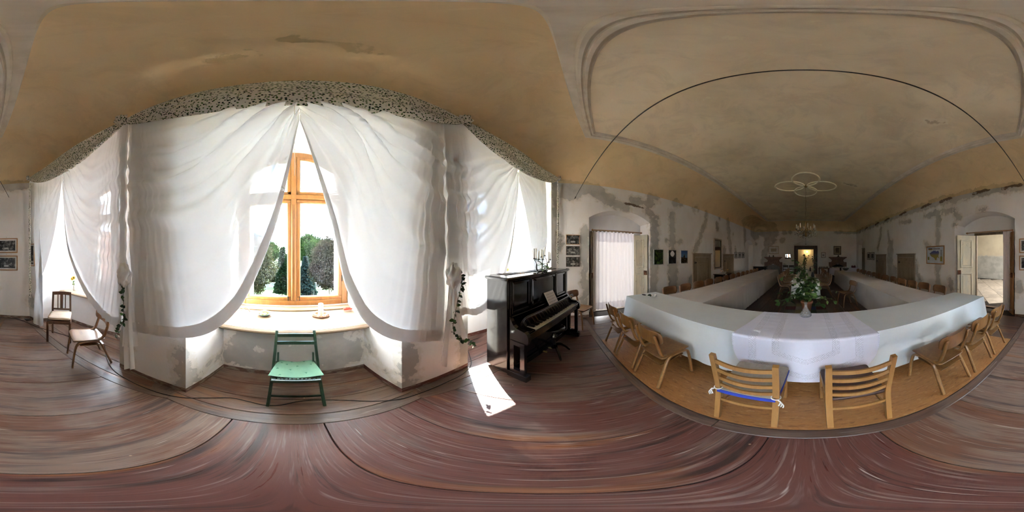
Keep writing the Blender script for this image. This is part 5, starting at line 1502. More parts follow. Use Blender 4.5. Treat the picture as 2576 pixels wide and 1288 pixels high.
# runner, candelabra, glass of ivy, small dish on the lid
def runner_mat():
    t = NT('patterned_runner'); co = t.coord('Object', rnd=False)
    v = t.n('TexVoronoi', {'Vector': co, 'Scale': 9.0}); r = t.n('SeparateColor', {0: v.outputs['Color']}).outputs[1]
    col = t.mix(t.ramp(r, .45, .7), (.03, .028, .03), (.16, .14, .13)); col = t.mix(t.ramp(v.outputs['Distance'], .22, .12), col, (.42, .20, .06))
    return t.done(t.princ(col, .85))
rn = put('piano_runner', MB().box((0, 0, .003), (1.28, .17, .006)).box((-.655, 0, .002), (.03, .165, .003)).box((.655, 0, .002), (.03, .165, .003)), runner_mat(), label='dark patterned runner lying along the piano lid', cat='runner', loc=P3(-.82, .10, 1.36), rz=math.radians(-30))
MT['wax'] = pmat('ivory_wax', (.82, .74, .58), (.78, .69, .52), 10, rough=.5)
ca = thing('candelabra', 'wrought iron candelabra with eight cream candles on the piano', 'candelabra', P3(-.88, .25, 1.36), math.radians(-30))
heads = [(-.20, .03, .17), (-.155, -.05, .235), (-.075, .075, .135), (-.07, -.06, .215), (.045, .04, .18), (.10, -.05, .185), (.145, .03, .18), (.215, 0, .195)]
base = MB().tube(pl([(-.15, 0, .12), (-.155, 0, .06), (-.12, 0, .015), (-.05, 0, .008), (.05, 0, .008), (.12, 0, .015), (.155, 0, .06), (.15, 0, .12)], 6), .011, 8)
put('base_bow', base, MT['iron'], ca)
put('column', MB().tube([(0, 0, .008), (0, 0, .12)], .010, 8), MT['iron'], ca)
for k, (x, y, z) in enumerate(heads):
    src = (-.15, 0, .11) if x < -.1 else ((.15, 0, .11) if x > .2 else (0, 0, .10))
    am = put('arm', MB().tube(pl([src, (src[0] * .6 + x * .4, y * .3, src[2] + (z - src[2]) * .55), (x * .97, y * .9, z - .015), (x, y, z)], 5), .0045, 6), MT['iron'], ca)
    put('drip_pan', MB().lathe([(0, 0), (.012, 0), (.032, .006), (.034, .008), (.012, .004), (.012, .018), (0, .018)], 14, c=(x, y, z)), MT['iron'], am)
    put('candle', MB().lathe([(0, .008), (.0095, .008), (.009, .13 + .02 * (k % 3)), (.004, .134 + .02 * (k % 3)), (0, .13 + .02 * (k % 3))], 12, c=(x, y, z)), MT['wax'], am)
t = NT('clear_glass')
g1 = t.n('BsdfTransparent', {'Color': (.90, .93, .92)}); g2 = t.n('BsdfGlossy', {'Roughness': .03, 'Color': (1, 1, 1)}); fr = t.n('Fresnel', {'IOR': 1.5})
MT['clear'] = t.done(t.n('MixShader', {0: t.math('MULTIPLY_ADD', fr.outputs[0], .9, .05), 1: g1.outputs[0], 2: g2.outputs[0]}))
def sprig(root, n, rad, h, mats, size, seed, z0=0.0, wide=.5):
    rnd = random.Random(seed)
    for k in range(n):
        a = rnd.uniform(0, 2 * PI); r = rad * math.sqrt(rnd.random()); z = z0 + h * rnd.uniform(.15, 1)
        mb = MB(); L = size * rnd.uniform(.7, 1.3)
        leafq(mb, (0, 0, 0), (math.cos(a), math.sin(a), rnd.uniform(-.6, .5)), (rnd.uniform(-.4, .4), rnd.uniform(-.4, .4), 1), L, L * wide)
        put('leaf', mb, mats[k % len(mats)], root, loc=(r * math.cos(a), r * math.sin(a), z))
gv = thing('glass_vase', 'small round glass vase with ivy sprigs in the candelabra', 'vase', P3(-.85, .33, 1.36))
put('glass_bowl', MB().lathe([(0, .002), (.03, .002), (.042, .03), (.042, .06), (.03, .085), (.022, .095), (.024, .10)], 18), MT['clear'], gv)
sprig(gv, 26, .09, .13, [MT['leaf'], MT['leaf_pale']], .045, 3, .0, .75)
put('wooden_disc', MB().lathe([(0, 0), (.022, 0), (.024, .006), (.018, .010), (0, .009)], 14), MT['walnut'], label='small brown wooden disc lying on the piano lid', cat='disc', loc=P3(-.55, .34, 1.36))

# ================================================================ SILL THINGS
SZ = .765
MT['plate'] = pmat('teal_glaze', (.30, .46, .44), (.24, .38, .36), 8, rough=.25)
MT['plate_w'] = pmat('cream_glaze', (.70, .72, .66), rough=.25)
MT['shell'] = pmat('yellow_soap', (.80, .68, .30), (.70, .56, .22), 25, rough=.6)
MT['shell_w'] = pmat('seashell', (.72, .65, .55), (.55, .46, .38), 25, rough=.5, rand=.15)
sp = onZ(665, 790, SZ + .02)
pt = thing('shallow_bowl', 'teal glazed shallow bowl on the window sill', 'bowl', (sp.x, sp.y, SZ))
put('bowl_body', MB().lathe([(0, .004), (.05, .004), (.075, .014), (.098, .034), (.10, .038), (.094, .036), (.07, .018), (.045, .010), (0, .010)], 28), MT['plate'], pt)
rs = random.Random(5)
for k in range(7):
    a = k * .9; r = .052 if k else .0
    put('yellow_soap', MB().ball((0, 0, 0), .024, 7, (1.25, .95, .85)), MT['shell'], label='yellow lump in the teal bowl, %s' % ('topmost of the heap', 'at the left rim', 'at the front rim', 'at the front right', 'at the right rim', 'at the back rim', 'at the back left')[k], cat='soap', group='yellow lumps in the bowl',
        loc=(sp.x + r * math.cos(a + 2.8), sp.y + r * math.sin(a + 2.8), SZ + (.062 if k == 0 else .040)), rz=k * 1.1)
for k in range(8):
    a = k * PI / 4 + .3
    put('seashell', MB().lathe([(0, 0), (.008, .003), (.013, .010), (.008, .018), (0, .022)], 10, lump=lambda q, z: 1 + .12 * math.sin(8 * q)), MT['shell_w'], label='small shell at the rim of the teal bowl', cat='shell', group='shells in the teal bowl', loc=(sp.x + .076 * math.cos(a), sp.y + .076 * math.sin(a), SZ + .026), rz=a)
cpz = onZ(807, 793, SZ + .01)
dsh = thing('terracotta_saucer', 'terracotta saucer under the candle on the window sill', 'saucer', (cpz.x, cpz.y, SZ))
MT['terra'] = pmat('terracotta', (.48, .20, .11), (.40, .16, .085), 10, rough=.8)
put('saucer_body', MB().lathe([(0, .004), (.075, .004), (.105, .012), (.118, .022), (.112, .024), (.09, .016), (.06, .012), (0, .012)], 28), MT['terra'], dsh)
put('pillar_candle', MB().lathe([(0, 0), (.035, 0), (.036, .003), (.035, .165), (.032, .172), (.022, .160), (0, .152)], 24, lump=lambda a, z: 1 + .02 * math.sin(3 * a) * (z > .15)), MT['wax'], label='tall cream pillar candle on the window sill', cat='candle', loc=(cpz.x, cpz.y, SZ + .0125))
for k in range(11):
    a = 2 * PI * k / 11
    put('snail_shell', MB().ball((0, 0, .016), .017, 8, (1, .85, .9)).tube([(.012 * math.cos(q * .8) * (1 - q * .05), .016, .016 + .012 * math.sin(q * .8) * (1 - q * .05)) for q in range(14)], .004, 5), MT['shell_w'], label='snail shell on the saucer around the pillar candle', cat='shell', group='snail shells around the candle', loc=(cpz.x + .092 * math.cos(a), cpz.y + .092 * math.sin(a), SZ + .019), rz=a)
MT['redmetal'] = pmat('red_plastic', (.62, .055, .025), rough=.4)
q1 = onZ(620, 773, SZ + .03); q2 = onZ(871, 770, SZ + .03)
put('wire_hook', MB().tube(pl([(-.07, .02, .008), (-.03, .0, .05), (.0, -.02, .055), (.05, .03, .03), (.06, .04, .012)], 6), .006, 6).tube(pl([(-.07, .02, .008), (-.05, -.04, .008), (-.02, -.05, .007)], 6), .006, 6), MT['redmetal'], label='red bent wire hook lying at the left end of the sill', cat='hook', loc=(q1.x - .02, q1.y + .10, SZ))
put('plastic_latch', MB().box((0, 0, .012), (.13, .05, .024), bev=.005).box((0, 0, .028), (.07, .03, .012), bev=.004), MT['redmetal'], label='red plastic latch lying at the right end of the sill', cat='latch', loc=(q2.x + .03, q2.y + .16, SZ + .026))
def flower_vase(Mx, x, y, label, n, hgt, seed, cat='vase'):
    p = Mx @ Vector((x, y, SZ)); v = thing('flower_vase', label, cat, p)
    put('vase_body', MB().lathe([(0, .002), (.035, .002), (.04, .02), (.038, .09), (.03, .13), (.032, .15), (.03, .15), (.027, .13), (.034, .09), (.034, .02), (0, .01)], 18), MT['plate_w'], v)
    rr = random.Random(seed)
    for k in range(n):
        dx, dy = rr.uniform(-.07, .07), rr.uniform(-.05, .05); h = hgt * rr.uniform(.85, 1.05)
        sm_ = put('stem', MB().tube(pl([(0, 0, .03), (dx * .4, dy * .4, h * .6), (dx, dy, h)], 5), .003, 5), MT['leaf'], v)
        fl = MB(); inn = Vector((-p.x, -p.y, .3)).normalized()
        s1 = inn.cross(Vector((0, 0, 1))).normalized(); s2 = s1.cross(inn)
        for q in range(13):
            a = 2 * PI * q / 13; leafq(fl, Vector((dx, dy, h)) + (s1 * math.cos(a) + s2 * math.sin(a)) * .015, s1 * math.cos(a) + s2 * math.sin(a) + inn * .15, inn, .035, .016)
        put('petals', fl, MT['petal_y'], sm_)
        put('flower_centre', MB().ball((dx, dy, h), .017, 8), MT['stem'], sm_)
        lf = MB()
        for q in range(4): leafq(lf, (dx * .7, dy * .7, h * (.6 + .08 * q)), rv() + Vector((0, 0, .2)), (0, 0, 1), .06, .035)
        put('leaves', lf, MT['leaf_pale'], sm_)
flower_vase(M_R, .45, .80, 'vase with a sunflower on the sill behind the piano', 1, .52, 1)
flower_vase(M_L, -.71, .80, 'vase with yellow flowers on the sill beside the side chair', 2, .32, 2)
# ================================================================ PICTURES, MIRRORS
MT['fr_gold'] = wood('honey_frame', (.46, .22, .055), (.38, .165, .04), None, 0, 1.5, .4)
MT['fr_dark'] = wood('dark_frame', (.085, .04, .02), (.05, .025, .014), None, 0, 1.5, .4)
MT['fr_black'] = pmat('black_frame', (.02, .018, .017), rough=.4)
MT['fr_silver'] = pmat('silver_frame', (.55, .54, .52), (.40, .39, .38), 12, rough=.35, metal=.7)
MT['fr_gilt'] = pmat('pale_gilt_frame', (.52, .44, .34), (.42, .34, .25), 12, rough=.45, metal=.2)
MT['matt'] = pmat('white_mount', (.74, .73, .70), rough=.9)
MT['matt_tan'] = pmat('tan_mount', (.45, .36, .24), rough=.9)
def photo_mat(name, kind, seed):
    t = NT(name); oc = t.n('TexCoord').outputs['Object']
    mp = t.n('Mapping', {'Vector': oc, 'Location': (seed * 3.1, seed * 1.7, seed * 2.3)}).outputs[0]
    s = t.n('SeparateXYZ', {0: oc}); z = s.outputs[2]; x = s.outputs[0]
    n = t.noise(mp, 14, 5, .65); n2 = t.noise(mp, 34, 4, .6)
    if kind == 'bw':
        v = t.n('TexVoronoi', {'Vector': mp, 'Scale': 46.0}, distance='CHEBYCHEV').outputs['Color']
        g = t.math('MULTIPLY', t.n('SeparateColor', {0: v}).outputs[0], t.ramp(n, .42, .66))
        tbl = t.math('MULTIPLY', t.ramp(t.math('ABSOLUTE', x), .07, .04), t.math('MULTIPLY', t.ramp(z, .02, .05), t.ramp(z, .085, .06)))
        col = t.mix(t.math('MAXIMUM', t.math('MULTIPLY', g, .6), t.math('MULTIPLY', tbl, .8)), (.02, .019, .018), (.62, .60, .56))
    elif kind == 'green':
        col = t.mix(t.ramp(n, .42, .66), (.012, .018, .010), (.10, .16, .035)); col = t.mix(t.ramp(n2, .62, .72), col, (.30, .38, .10))
        col = t.mix(t.math('MULTIPLY', t.ramp(t.noise(t.n('Mapping', {'Vector': mp, 'Scale': (1, 1, .15)}).outputs[0], 22, 3), .56, .6), t.ramp(z, .15, .3)), col, (.01, .01, .008))
    elif kind == 'dome':
        col = t.mix(t.ramp(n, .5, .7), (.012, .014, .016), (.06, .065, .06))
        dm = t.math('MULTIPLY', t.ramp(t.math('ADD', t.math('MULTIPLY', t.math('MULTIPLY', x, x), 9.0), t.math('ABSOLUTE', t.math('SUBTRACT', z, .32))), .11, .08), t.ramp(n, .3, .4))
        col = t.mix(dm, col, (.62, .62, .58))
    elif kind == 'sky':
        col = t.mix(t.ramp(z, .2, .5), (.11, .20, .36), (.04, .10, .28))
        sil = t.ramp(t.math('ADD', t.math('MULTIPLY_ADD', n, .22, .08), t.math('MULTIPLY', t.ramp(t.math('ABSOLUTE', x), .045, .0), .16)), z, 0.0, 0.0) if False else t.math('LESS_THAN', z, t.math('ADD', t.math('MULTIPLY_ADD', n, .16, .12), t.math('MULTIPLY', t.ramp(t.math('ABSOLUTE', x), .05, .0), .13)))
        col = t.mix(sil, col, t.mix(t.ramp(n2, .5, .65), (.025, .022, .012), (.20, .15, .10)))
    elif kind == 'sketch':
        r = t.math('ADD', t.math('MULTIPLY', x, x), t.math('MULTIPLY', t.math('SUBTRACT', z, .17), t.math('SUBTRACT', z, .17)))
        col = t.mix(t.math('MULTIPLY', t.ramp(r, .009, .004), t.ramp(n2, .35, .55)), (.70, .69, .66), (.14, .14, .17))
    elif kind == 'doc':
        col = t.mix(t.ramp(n2, .5, .6), (.44, .39, .29), (.33, .29, .21))
    else:
        col = t.mix(t.ramp(n, .4, .65), (.10, .08, .06), (.26, .20, .14))
    return t.done(t.princ(col, .25))
def picture(label, p, rz, w, h, fw, frame, mount, mw, kind, seed, cat='picture', group=None, name='framed_picture'):
    """p = bottom centre on the wall surface, local -Y faces the room"""
    o = thing(name, label, cat, p, rz, group)
    put('frame', ring(w, h, fw, .024, 0, -.013), frame, o)
    if mw > 0: put('mount', MB().box((0, -.010, h / 2), (w - 2 * fw + .004, .008, h - 2 * fw + .004)), mount, o)
    iw, ih = w - 2 * fw - 2 * mw, h - 2 * fw - 2 * mw
    put('print', MB().box((0, 0, ih / 2), (iw, .006, ih)), photo_mat('print_' + kind + str(seed), kind, seed), o, loc=(0, -.0135, fw + mw))
    put('nail', MB().ball((0, -.006, h + .03), .006, 5), MT['iron'], o)
    return o
def wallpic(side, u0, u1, z0, z1, *a, **k):
    """side L/R/F; extents along the wall and height"""
    c = (u0 + u1) / 2
    p, rz = {'L': ((-XW, c, z0), PI / 2), 'R': ((XW, c, z0), -PI / 2), 'F': ((c, YF, z0), 0.0)}[side]
    return picture(a[0], p, rz, abs(u1 - u0), z1 - z0, *a[1:], **k)
for k, (z0, z1, w_) in enumerate(((1.882, 2.118, 'top'), (1.62, 1.842, 'middle'), (1.339, 1.579, 'bottom'))):
    wallpic('L', .395, .731, z0, z1, '%s of three small framed photographs beside the door curtain' % w_, .012, MT['fr_dark'] if k else MT['fr_gold'], MT['matt'], .0, 'bw', k + 1, group='small photographs beside the piano')
for k, (a, b, kd, w_) in enumerate(((2.916, 3.302, 'green', 'silver-framed photograph of green woodland'), (3.498, 3.87, 'dome', 'silver-framed dark photograph with a pale dome'), (4.076, 4.449, 'sky', 'silver-framed photograph of a blue sky'))):
    wallpic('L', a, b, 1.33, 1.806, w_ + ' on the left wall', .022, MT['fr_silver'], MT['matt'], .0, kd, k + 5)
for k in range(3):
    wallpic('L', 8.43 + k * .56, 8.83 + k * .56, 1.47, 1.83, '%s of three small black frames near the far left corner' % ('nearest', 'middle', 'farthest')[k], .03, MT['fr_black'], MT['matt'], .05, 'bw', k + 9)
for k in range(2):
    wallpic('R', 8.83 + k * .62, 9.33 + k * .62, 1.36, 1.83, '%s of two black framed pictures near the far right corner' % ('nearer', 'farther')[k], .03, MT['fr_black'], MT['matt'], .06, 'bw', k + 13)
for k in range(2):
    wallpic('R', .49, 1.05, (1.675, 1.245)[k], (2.035, 1.61)[k], '%s wide honey-framed photograph beside the open doorway' % ('upper', 'lower')[k], .022, MT['fr_gold'], MT['matt'], .035, 'bw', k + 16)
pw = arc(TH_END - .95); picture('honey-framed photograph half hidden behind the curtain edge', (pw.x, pw.y, 1.36), math.radians(180 + (TH_END - .95)) if False else math.radians(180 + TH_END - .95), .21, .53, .02, MT['fr_gold'], MT['matt'], .03, 'bw', 19)
wallpic('F', -2.858, -2.05, 1.745, 2.365, 'wide pale-framed document above the left fireplace', .05, MT['fr_gilt'], MT['matt'], .14, 'doc', 21)
wallpic('F', 2.12, 2.71, 1.70, 2.36, 'dark-framed engraving above the right fireplace', .045, MT['fr_dark'], MT['matt_tan'], .10, 'etch', 22)
wallpic('F', 1.17, 1.50, 1.47, 1.87, 'small dark-framed sketch right of the far archway', .028, MT['fr_dark'], MT['matt'], .0, 'sketch', 23)
# map poster
mp_ = thing('framed_map', 'framed colour map poster in an orange wooden frame', 'poster', (XW, 3.88, 1.325), -PI / 2)
put('frame', ring(.85, .615, .032, .028, 0, -.015), MT['fr_gold'], mp_)
put('sheet', MB().box((0, -.011, .3075), (.79, .010, .555)), pmat('map_paper', (.56, .60, .64), rough=.4), mp_)
t = NT('map_tint'); s = t.n('SeparateXYZ', {0: t.n('TexCoord').outputs['Object']})
mtint = t.mix(t.ramp(s.outputs[2], .27, .40), (.30, .24, .05), (.07, .08, .22))
MT['maptint'] = t.done(t.princ(mtint, .4))
MT['navy'] = pmat('navy_print', (.015, .02, .10), rough=.5); MT['olive'] = pmat('olive_print', (.26, .24, .03), rough=.5); MT['ink'] = pmat('black_print', (.03, .025, .03), rough=.5); MT['yel'] = pmat('yellow_print', (.45, .30, .04), rough=.5); MT['maroon'] = pmat('maroon_print', (.16, .03, .04), rough=.5)
outl = [(-.26, .36), (-.22, .385), (-.18, .40), (-.15, .43), (-.09, .44), (-.05, .475), (-.03, .44), (0, .455), (.02, .485), (.03, .44), (.08, .43), (.13, .45), (.17, .435), (.19, .40), (.185, .34), (.17, .30), (.15, .26), (.19, .23), (.18, .21), (.12, .235), (.09, .20), (.085, .15), (.04, .125), (0, .15), (-.02, .20), (-.08, .225), (-.16, .25), (-.22, .30)]
XZ = Matrix(((1, 0, 0, 0), (0, 0, -1, -.0165), (0, 1, 0, 0), (0, 0, 0, 1)))
put('map_area', MB().prism(outl, 0, .001, XZ), MT['maptint'], mp_)
for x, z, w_, h_, m_ in ((-.22, .525, .20, .028, 'navy'), (-.22, .495, .20, .03, 'yel'), (-.31, .19, .07, .11, 'olive'), (.29, .18, .085, .16, 'olive')):
    put('print_block', MB().box((x, -.017, z), (w_, .001, h_)), MT[m_], mp_)
for k in range(9): put('title_letter', MB().box((-.075 + k * .036, -.017, .515), (.024, .001, .034)), MT[('maroon', 'ink')[k % 2]], mp_)
for k in range(9): put('legend_line', MB().box((.29, -.017, .465 - k * .024), (.08 - .01 * (k % 3), .001, .012)), MT['ink'], mp_)
# mirrors
MT['mirror'] = pmat('mirror_glass', (.82, .83, .82), (.80, .81, .80), 2, rough=.02, metal=1.)
mr = thing('wall_mirror', 'tall narrow mirror in a gilt and black frame between the brown doors', 'mirror', (-XW, 6.55, .99), PI / 2)
put('frame', ring(.70, 1.42, .065, .05, 0, -.026), MT['fr_gilt'], mr); put('inner_frame', ring(.58, 1.30, .03, .035, .06, -.03), MT['fr_black'], mr)
put('mirror_glass', MB().box((0, -.016, .71), (.54, .01, 1.26)), MT['mirror'], mr)
m2 = thing('wall_mirror', 'small square mirror left of the far archway', 'mirror', (-1.357, YF, 1.39), 0.0)
put('frame', ring(.465, .37, .03, .03, 0, -.016), MT['fr_dark'], m2); put('mirror_glass', MB().box((0, -.012, .185), (.41, .008, .315)), MT['mirror'], m2)

# ================================================================ FAR END
MT['stone'] = pmat('brown_sandstone', (.235, .155, .115), (.18, .115, .085), 8, rough=.9, bump=.4)
MT['soot'] = pmat('soot', (.012, .011, .011), rough=1.)
MT['slab'] = pmat('grey_slab', (.24, .23, .21), (.19, .18, .165), 4, rough=.9)
def fireplace(x, label, closed):
    f = thing('fireplace', label, 'fireplace', (x, YF, 0))
    for sx in (-1, 1): put('jamb', MB().box((sx * .585, -.14, .40), (.16, .28, .80), bev=.012), MT['stone'], f)
    arcb = [(.505, .80)] + [(.50 - 1.0 * k / 16, .80 + .16 * math.sin(PI * k / 16) + .05 * math.exp(-((k - 8) / 1.8) ** 2)) for k in range(1, 16)] + [(-.505, .80)]
    poly = [(-.665, .80), (-.665, 1.13), (.665, 1.13), (.665, .80)] + arcb
    put('lintel', MB().prism(poly, 0, .30, Matrix(((1, 0, 0, 0), (0, 0, -1, 0), (0, 1, 0, 0), (0, 0, 0, 1)))), MT['stone'], f)
    pr = [(.50, 1.13, .22), (.44, 1.20, .20), (.43, 1.28, .20), (.48, 1.34, .23), (.56, 1.40, .27), (.62, 1.45, .31), (.66, 1.47, .33), (.67, 1.53, .34)]
    v = []
    for hw, z, d in pr: v += [(-hw, 0, z), (hw, 0, z), (hw, -d, z), (-hw, -d, z)]
    fs = [(3, 2, 1, 0), tuple(len(v) - 4 + k for k in range(4))] + [(j * 4 + k, j * 4 + (k + 1) % 4, j * 4 + 4 + (k + 1) % 4, j * 4 + 4 + k) for j in range(len(pr) - 1) for k in range(4)]
    put('hood', MB().add(v, fs), MT['stone'], f)
    put('fireback', MB().box((0, -.03 if not closed else -.18, .48), (1.02, .04, .96)), MT['slab'] if closed else MT['soot'], f)
    return f
fireplace(-2.45, 'brown stone fireplace left of the far archway, closed with a slab', True)
fireplace(2.41, 'brown stone fireplace right of the far archway, open and sooty', False)
for k, (x, w_, lab) in enumerate(((-2.45, .16, 'dark ornament in the middle of the left mantel'), (-2.75, .10, 'small dark ornament at the left of the left mantel'), (2.45, .20, 'dark sculpture standing on the right mantel'))):
    put('mantel_ornament', MB().lathe([(0, 0), (w_ * .5, 0), (w_ * .45, .02), (w_ * .2, .05), (w_ * .3, .09), (w_ * .15, .13), (0, .14)], 12, lump=lambda a, z: 1 + .25 * math.sin(3 * a + 20 * z)), MT['iron'], label=lab, cat='ornament', loc=(x, YF - .18, 1.53))
put('mantel_candle', MB().lathe([(0, 0), (.025, 0), (.025, .03), (.012, .035), (.012, .15), (0, .155)], 10), MT['wax'], label='short candle at the right end of the left mantel', cat='candle', loc=(-1.93, YF - .18, 1.53))
# dark wooden chairs at the far wall
def dark_chair(x, label):
    c = thing('wooden_chair', label, 'chair', (x, 11.95, 0), PI, 'dark chairs at the far wall')
    put('seat', MB().box((0, 0, .45), (.42, .42, .035), bev=.01), MT['darkwood'], c)
    for sx in (-1, 1):
        put('leg', MB().bar((sx * .18, .18, 0), (sx * .18, .18, .435), .035, .035), MT['darkwood'], c)
        put('back_leg', MB().bar((sx * .18, -.19, 0), (sx * .18, -.23, .90), .034, .034), MT['darkwood'], c)
    put('top_rail', MB().box((0, -.225, .83), (.40, .025, .16), bev=.01), MT['darkwood'], c)
    put('mid_rail', MB().box((0, -.212, .60), (.34, .02, .05)), MT['darkwood'], c)
dark_chair(-1.52, 'dark wooden chair below the small mirror, nearer the fireplace'); dark_chair(-1.06, 'dark wooden chair below the small mirror, nearer the archway')
ck = thing('low_chest', 'black low chest in the far left corner', 'chest', (-3.35, 11.7, 0))
put('body', MB().box((0, 0, .40), (.95, .5, .78), bev=.01), MT['lacq'], ck); put('top', MB().box((0, 0, .81), (1.0, .55, .03), bev=.008), MT['lacq'], ck)
for sx in (-1, 1): put('door', MB().box((sx * .23, -.255, .40), (.42, .015, .66), bev=.004), MT['lacq'], ck)
# buffet table with crockery
bt = thing('buffet_table', 'white-covered buffet table before the right fireplace', 'table', (2.72, 11.35, 0))
put('table_top', MB().box((0, 0, .725), (2.05, .62, .03)), MT['darkwood'], bt)
for sx in (-1, 1):
    for sy in (-1, 1): put('leg', MB().bar((sx * .95, sy * .26, 0), (sx * .95, sy * .26, .71), .05, .05), MT['darkwood'], bt)
MT['mauve'] = pmat('mauve_white_cloth', (.66, .62, .70), (.60, .56, .65), 3, rough=.9)
put('tablecloth', fold_cloth(1.69, 3.75, 11.03, 11.67, .745, .28, 11., 5, .012, .02), MT['mauve'], label='white cloth on the buffet table with the cups', cat='tablecloth')
cupm = MB().lathe([(0, 0), (.025, 0), (.03, .01), (.042, .07), (.043, .085), (.038, .083), (.03, .02), (0, .012)], 12).tube(pl([(.040, 0, .065), (.062, 0, .06), (.062, 0, .03), (.034, 0, .022)], 4), .005, 5).mesh('cup'); cupm.materials.append(pmat('white_china', (.76, .76, .74), rough=.25))
for k in range(22):
    r = k // 11; q = k % 11
    put('cup', cupm, None, label='white cup on the buffet, %s from the left in the %s row' % (ords[q], 'front' if r == 0 else 'back'), cat='cup', group='white cups on the buffet table', loc=(1.82 + q * .118 + r * .03, 11.13 + r * .16, .752), rz=q * .7)
put('basket', MB().box((0, 0, .065), (.30, .16, .13), bev=.02).box((-.10, 0, .14), (.06, .12, .04), bev=.01).box((.10, 0, .14), (.06, .12, .04), bev=.01), pmat('wine_red_cloth', (.13, .02, .035), rough=.8), label='wine-red basket on the right part of the buffet table', cat='basket', loc=(3.42, 11.35, .752))
sb = thing('side_table', 'small brown wooden table left of the buffet', 'table', (1.28, 11.5, 0))
put('table_top', MB().box((0, 0, .73), (.78, .5, .04), bev=.006), MT['walnut'], sb)
for sx in (-1, 1):
    for sy in (-1, 1): put('leg', MB().bar((sx * .33, sy * .2, 0), (sx * .33, sy * .2, .71), .045, .045), MT['darkwood'], sb)
glm = MB().lathe([(0, 0), (.028, 0), (.032, .10), (.030, .10), (.026, .008), (0, .008)], 12).mesh('drinking_glass'); glm.materials.append(MT['clear'])
for k in range(6): put('drinking_glass', glm, None, label='%s drinking glass from the left on the small brown table' % ords[k], cat='glass', group='glasses on the small brown table', loc=(.98 + k * .11, 11.42 + .06 * (k % 2), .752))
put('milk_jug', MB().lathe([(0, 0), (.05, 0), (.06, .05), (.045, .13), (.05, .16), (.045, .16), (.04, .13), (.052, .05), (0, .01)], 14), cupm.materials[0], label='white jug at the right end of the small brown table', cat='jug', loc=(1.62, 11.45, .752))
# things at the far end of the door-side long table
put('serving_bowl', MB().lathe([(0, 0), (.08, 0), (.19, .10), (.20, .13), (.19, .13), (.07, .015), (0, .015)], 20), pmat('dark_green_glaze', (.05, .06, .05), rough=.35), label='dark green bowl on the far end of the door-side table', cat='bowl', loc=(2.30, 9.2, ZT + .006))
put('juice_carton', MB().box((0, 0, .09), (.09, .07, .18), bev=.006).box((0, 0, .12), (.092, .04, .06)), pmat('carton_print', (.40, .32, .10), (.015, .02, .03), 9, rough=.5, lo=.48, hi=.52), label='yellow and black carton beside the green bowl', cat='carton', loc=(1.98, 9.15, ZT + .006))
put('folded_cloth', MB().grid(lambda u, v: (-.25 + .5 * u, -.2 + .4 * v, .05 * math.sin(PI * u) * math.sin(PI * v) + .02 * nz(u * 5, v * 5) * math.sin(PI * u) * math.sin(PI * v) + .004), 16, 14), MT['mauve'], label='crumpled white cloth on the far end of the door-side table', cat='cloth', loc=(2.34, 8.55, ZT + .006))
fv = thing('flower_pot', 'dark flower pot at the far end of the piano-side table', 'vase', (-2.45, 9.6, ZT + .004))
put('pot', MB().lathe([(0, 0), (.05, 0), (.07, .10), (.06, .12), (0, .11)], 14), MT['soot'], fv); sprig(fv, 22, .10, .22, [MT['leaf_dark']], .08, 9, .08)
# low cabinet under the tall mirror
lc = thing('low_cabinet', 'black low cabinet with a white runner under the tall mirror', 'cabinet', (-3.68, 6.62, 0), PI / 2)
put('body', MB().box((0, 0, .39), (.88, .44, .74), bev=.008), MT['lacq'], lc); put('top', MB().box((0, 0, .775), (.96, .50, .03), bev=.008), MT['lacq'], lc)
for sx in (-1, 1): put('door', MB().box((sx * .215, -.226, .39), (.40, .014, .62), bev=.004), MT['lacq'], lc)
put('cabinet_runner', MB().grid(lambda u, v: (-3.68 + (-.22 + .475 * v if v < .98 else .262), 6.36 + .17 * u, .794), 2, 50).grid(lambda u, v: (-3.423 + .002, 6.36 + .17 * u, .796 - .36 * v), 2, 6), MT['linen'], label='narrow white cloth hanging over the low black cabinet', cat='runner')
fv = thing('flower_bowl', 'bowl of yellow flowers on the low black cabinet', 'flowers', (-3.66, 6.72, .79))
put('bowl', MB().lathe([(0, .002), (.06, .002), (.10, .05), (.09, .06), (0, .05)], 14), MT['plate_w'], fv)
sprig(fv, 26, .15, .16, [MT['leaf'], MT['petal_y'], MT['petal_y'], MT['petal_w']], .075, 21, .04, .7)

# ================================================================ CHANDELIER
MT['brass'] = pmat('old_brass', (.40, .25, .09), (.22, .13, .05), 18, rough=.4, metal=.9)
t = NT('crystal'); g1 = t.n('BsdfTransparent', {'Color': (.80, .80, .76)}); g2 = t.n('BsdfGlossy', {'Roughness': .05}); g3 = t.n('BsdfDiffuse', {'Color': (.5, .47, .4)})
MT['crystal'] = t.done(t.n('MixShader', {0: .5, 1: g1.outputs[0], 2: t.n('MixShader', {0: .35, 1: g2.outputs[0], 2: g3.outputs[0]}).outputs[0]}))
ch = thing('chandelier', 'crystal chandelier with candle bulbs hanging in the middle of the hall', 'chandelier', (0, 5.55, 2.25))
put('chain', MB().tube([(.006 * math.sin(k * 1.3), .004 * math.cos(k), .58 + k * (ZC - 2.25 - .58) / 20) for k in range(21)], .006, 6), MT['brass'], ch)
put('ceiling_hook', MB().lathe([(0, ZC - 2.25 - .06), (.04, ZC - 2.25 - .05), (.09, ZC - 2.25 - .012), (.09, ZC - 2.25 - .002), (0, ZC - 2.25 - .002)], 14), MT['brass'], ch)
put('stem', MB().lathe([(0, .0), (.03, .02), (.045, .06), (.025, .10), (.02, .18), (.05, .22), (.03, .27), (.016, .34), (.02, .45), (.035, .50), (.012, .56), (0, .58)], 14), MT['brass'], ch)
